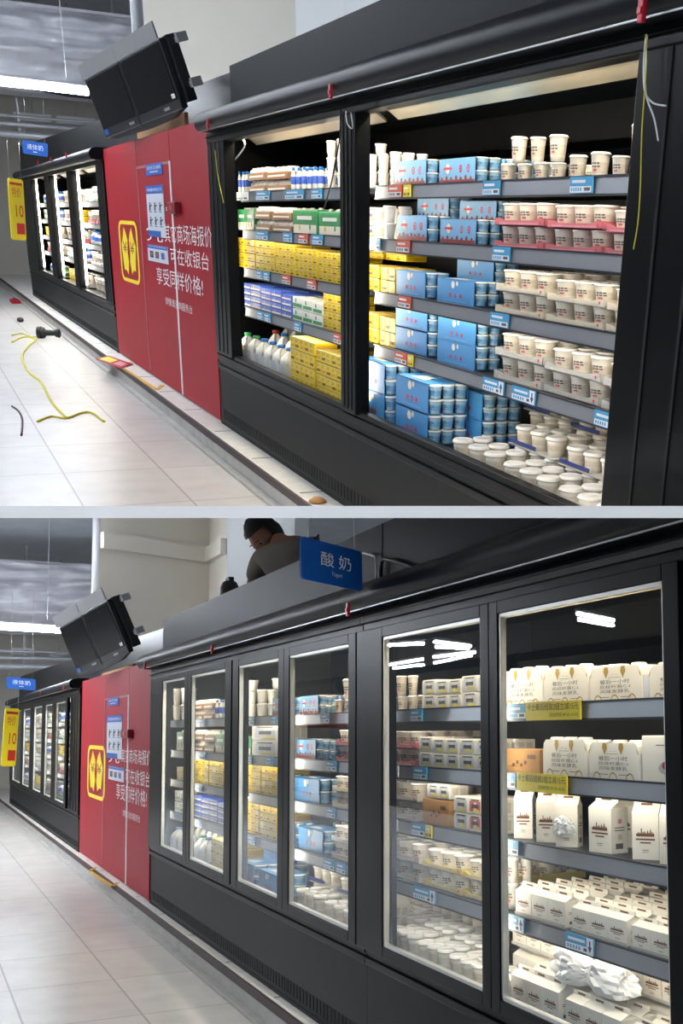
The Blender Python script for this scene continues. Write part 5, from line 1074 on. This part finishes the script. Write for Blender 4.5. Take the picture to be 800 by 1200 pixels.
# ------------------------------------------------------------------ storey slab between the two floors, and trimming both floors to it
fw = np.array([0, (600-PY)/F, 1.0]); fl = np.linalg.norm(fw); fw /= fl
s0, s1, hw = 2.25, 27.0, 7.0/F*2.25/2*1.0
def cam2w(v): return tuple(R2.R.T @ (np.array(v)-R2.t))
nn = np.array([0, 1, (PY-600)/F]); nn /= np.linalg.norm(nn); V = []
th = 7.0/F*s0/fl
for sg in (-1, 1):
    for (sx, s_) in ((-.50, s0), (.26, s0), (.26, s1), (-.50, s1)): V.append(cam2w(fw*s_+np.array([sx*s_/fl, 0, 0])+nn*th*sg))
m = MB().add(V, [(0, 1, 2, 3), (7, 6, 5, 4), (0, 4, 5, 1), (1, 5, 6, 2), (2, 6, 7, 3), (3, 7, 4, 0)], 'slab')
struct(R2, 'floor_slab', m)
wn = Vector(R2.R.T @ nn); wc = Vector(R2.C)
def trim(o, sign):
    """cut away what would pass through the storey slab; returns True when nothing is left"""
    me = o.data; mw = o.matrix_world; n = len(me.vertices); co = np.empty(n*3); me.vertices.foreach_get('co', co); co = co.reshape(-1, 3)
    M_ = np.array(mw); w = co @ M_[:3, :3].T+M_[:3, 3]; d = ((w-np.array(wc)) @ np.array(wn))*sign     # d<0 keep
    if d.max() <= -.004: return False
    if d.min() > -.004: return True
    bm = bmesh.new(); bm.from_mesh(me); inv = mw.inverted()
    pc = inv @ (wc-wn*sign*.004); pn = (mw.to_3x3().transposed() @ (wn*sign)).normalized()
    bmesh.ops.bisect_plane(bm, geom=bm.verts[:]+bm.edges[:]+bm.faces[:], plane_co=pc, plane_no=pn, clear_outer=True)
    m2 = me.copy(); bm.to_mesh(m2); bm.free(); o.data = m2; return len(m2.polygons) == 0
bpy.context.view_layer.update()
for o, room in TOPS:
    if o.name.startswith('floor_slab'): continue
    sg = 1 if room is R1 else -1
    allo = [o]+list(o.children_recursive); dead = []
    for c in allo:
        if c.type == 'MESH' and trim(c, sg): dead.append(c)
    if dead:
        live = [c for c in allo if c.type == 'MESH' and c not in dead]
        if not live:
            for c in reversed(allo): bpy.data.objects.remove(c)
        else:
            for c in dead:
                if c is not o and not c.children: bpy.data.objects.remove(c)
# ------------------------------------------------------------------ world and colour
wd = bpy.data.worlds.new('world'); S.world = wd; wd.use_nodes = True
bg = wd.node_tree.nodes['Background']; bg.inputs[0].default_value = (.80, .88, 1.0, 1); bg.inputs[1].default_value = .10
S.view_settings.view_transform = 'Standard'; S.view_settings.look = 'None'; S.view_settings.gamma = 1; S.view_settings.use_curve_mapping = False
S.view_settings.exposure = .6
S.cycles.use_denoising = True; S.cycles.max_bounces = 8; S.cycles.transparent_max_bounces = 24; S.cycles.use_light_tree = True
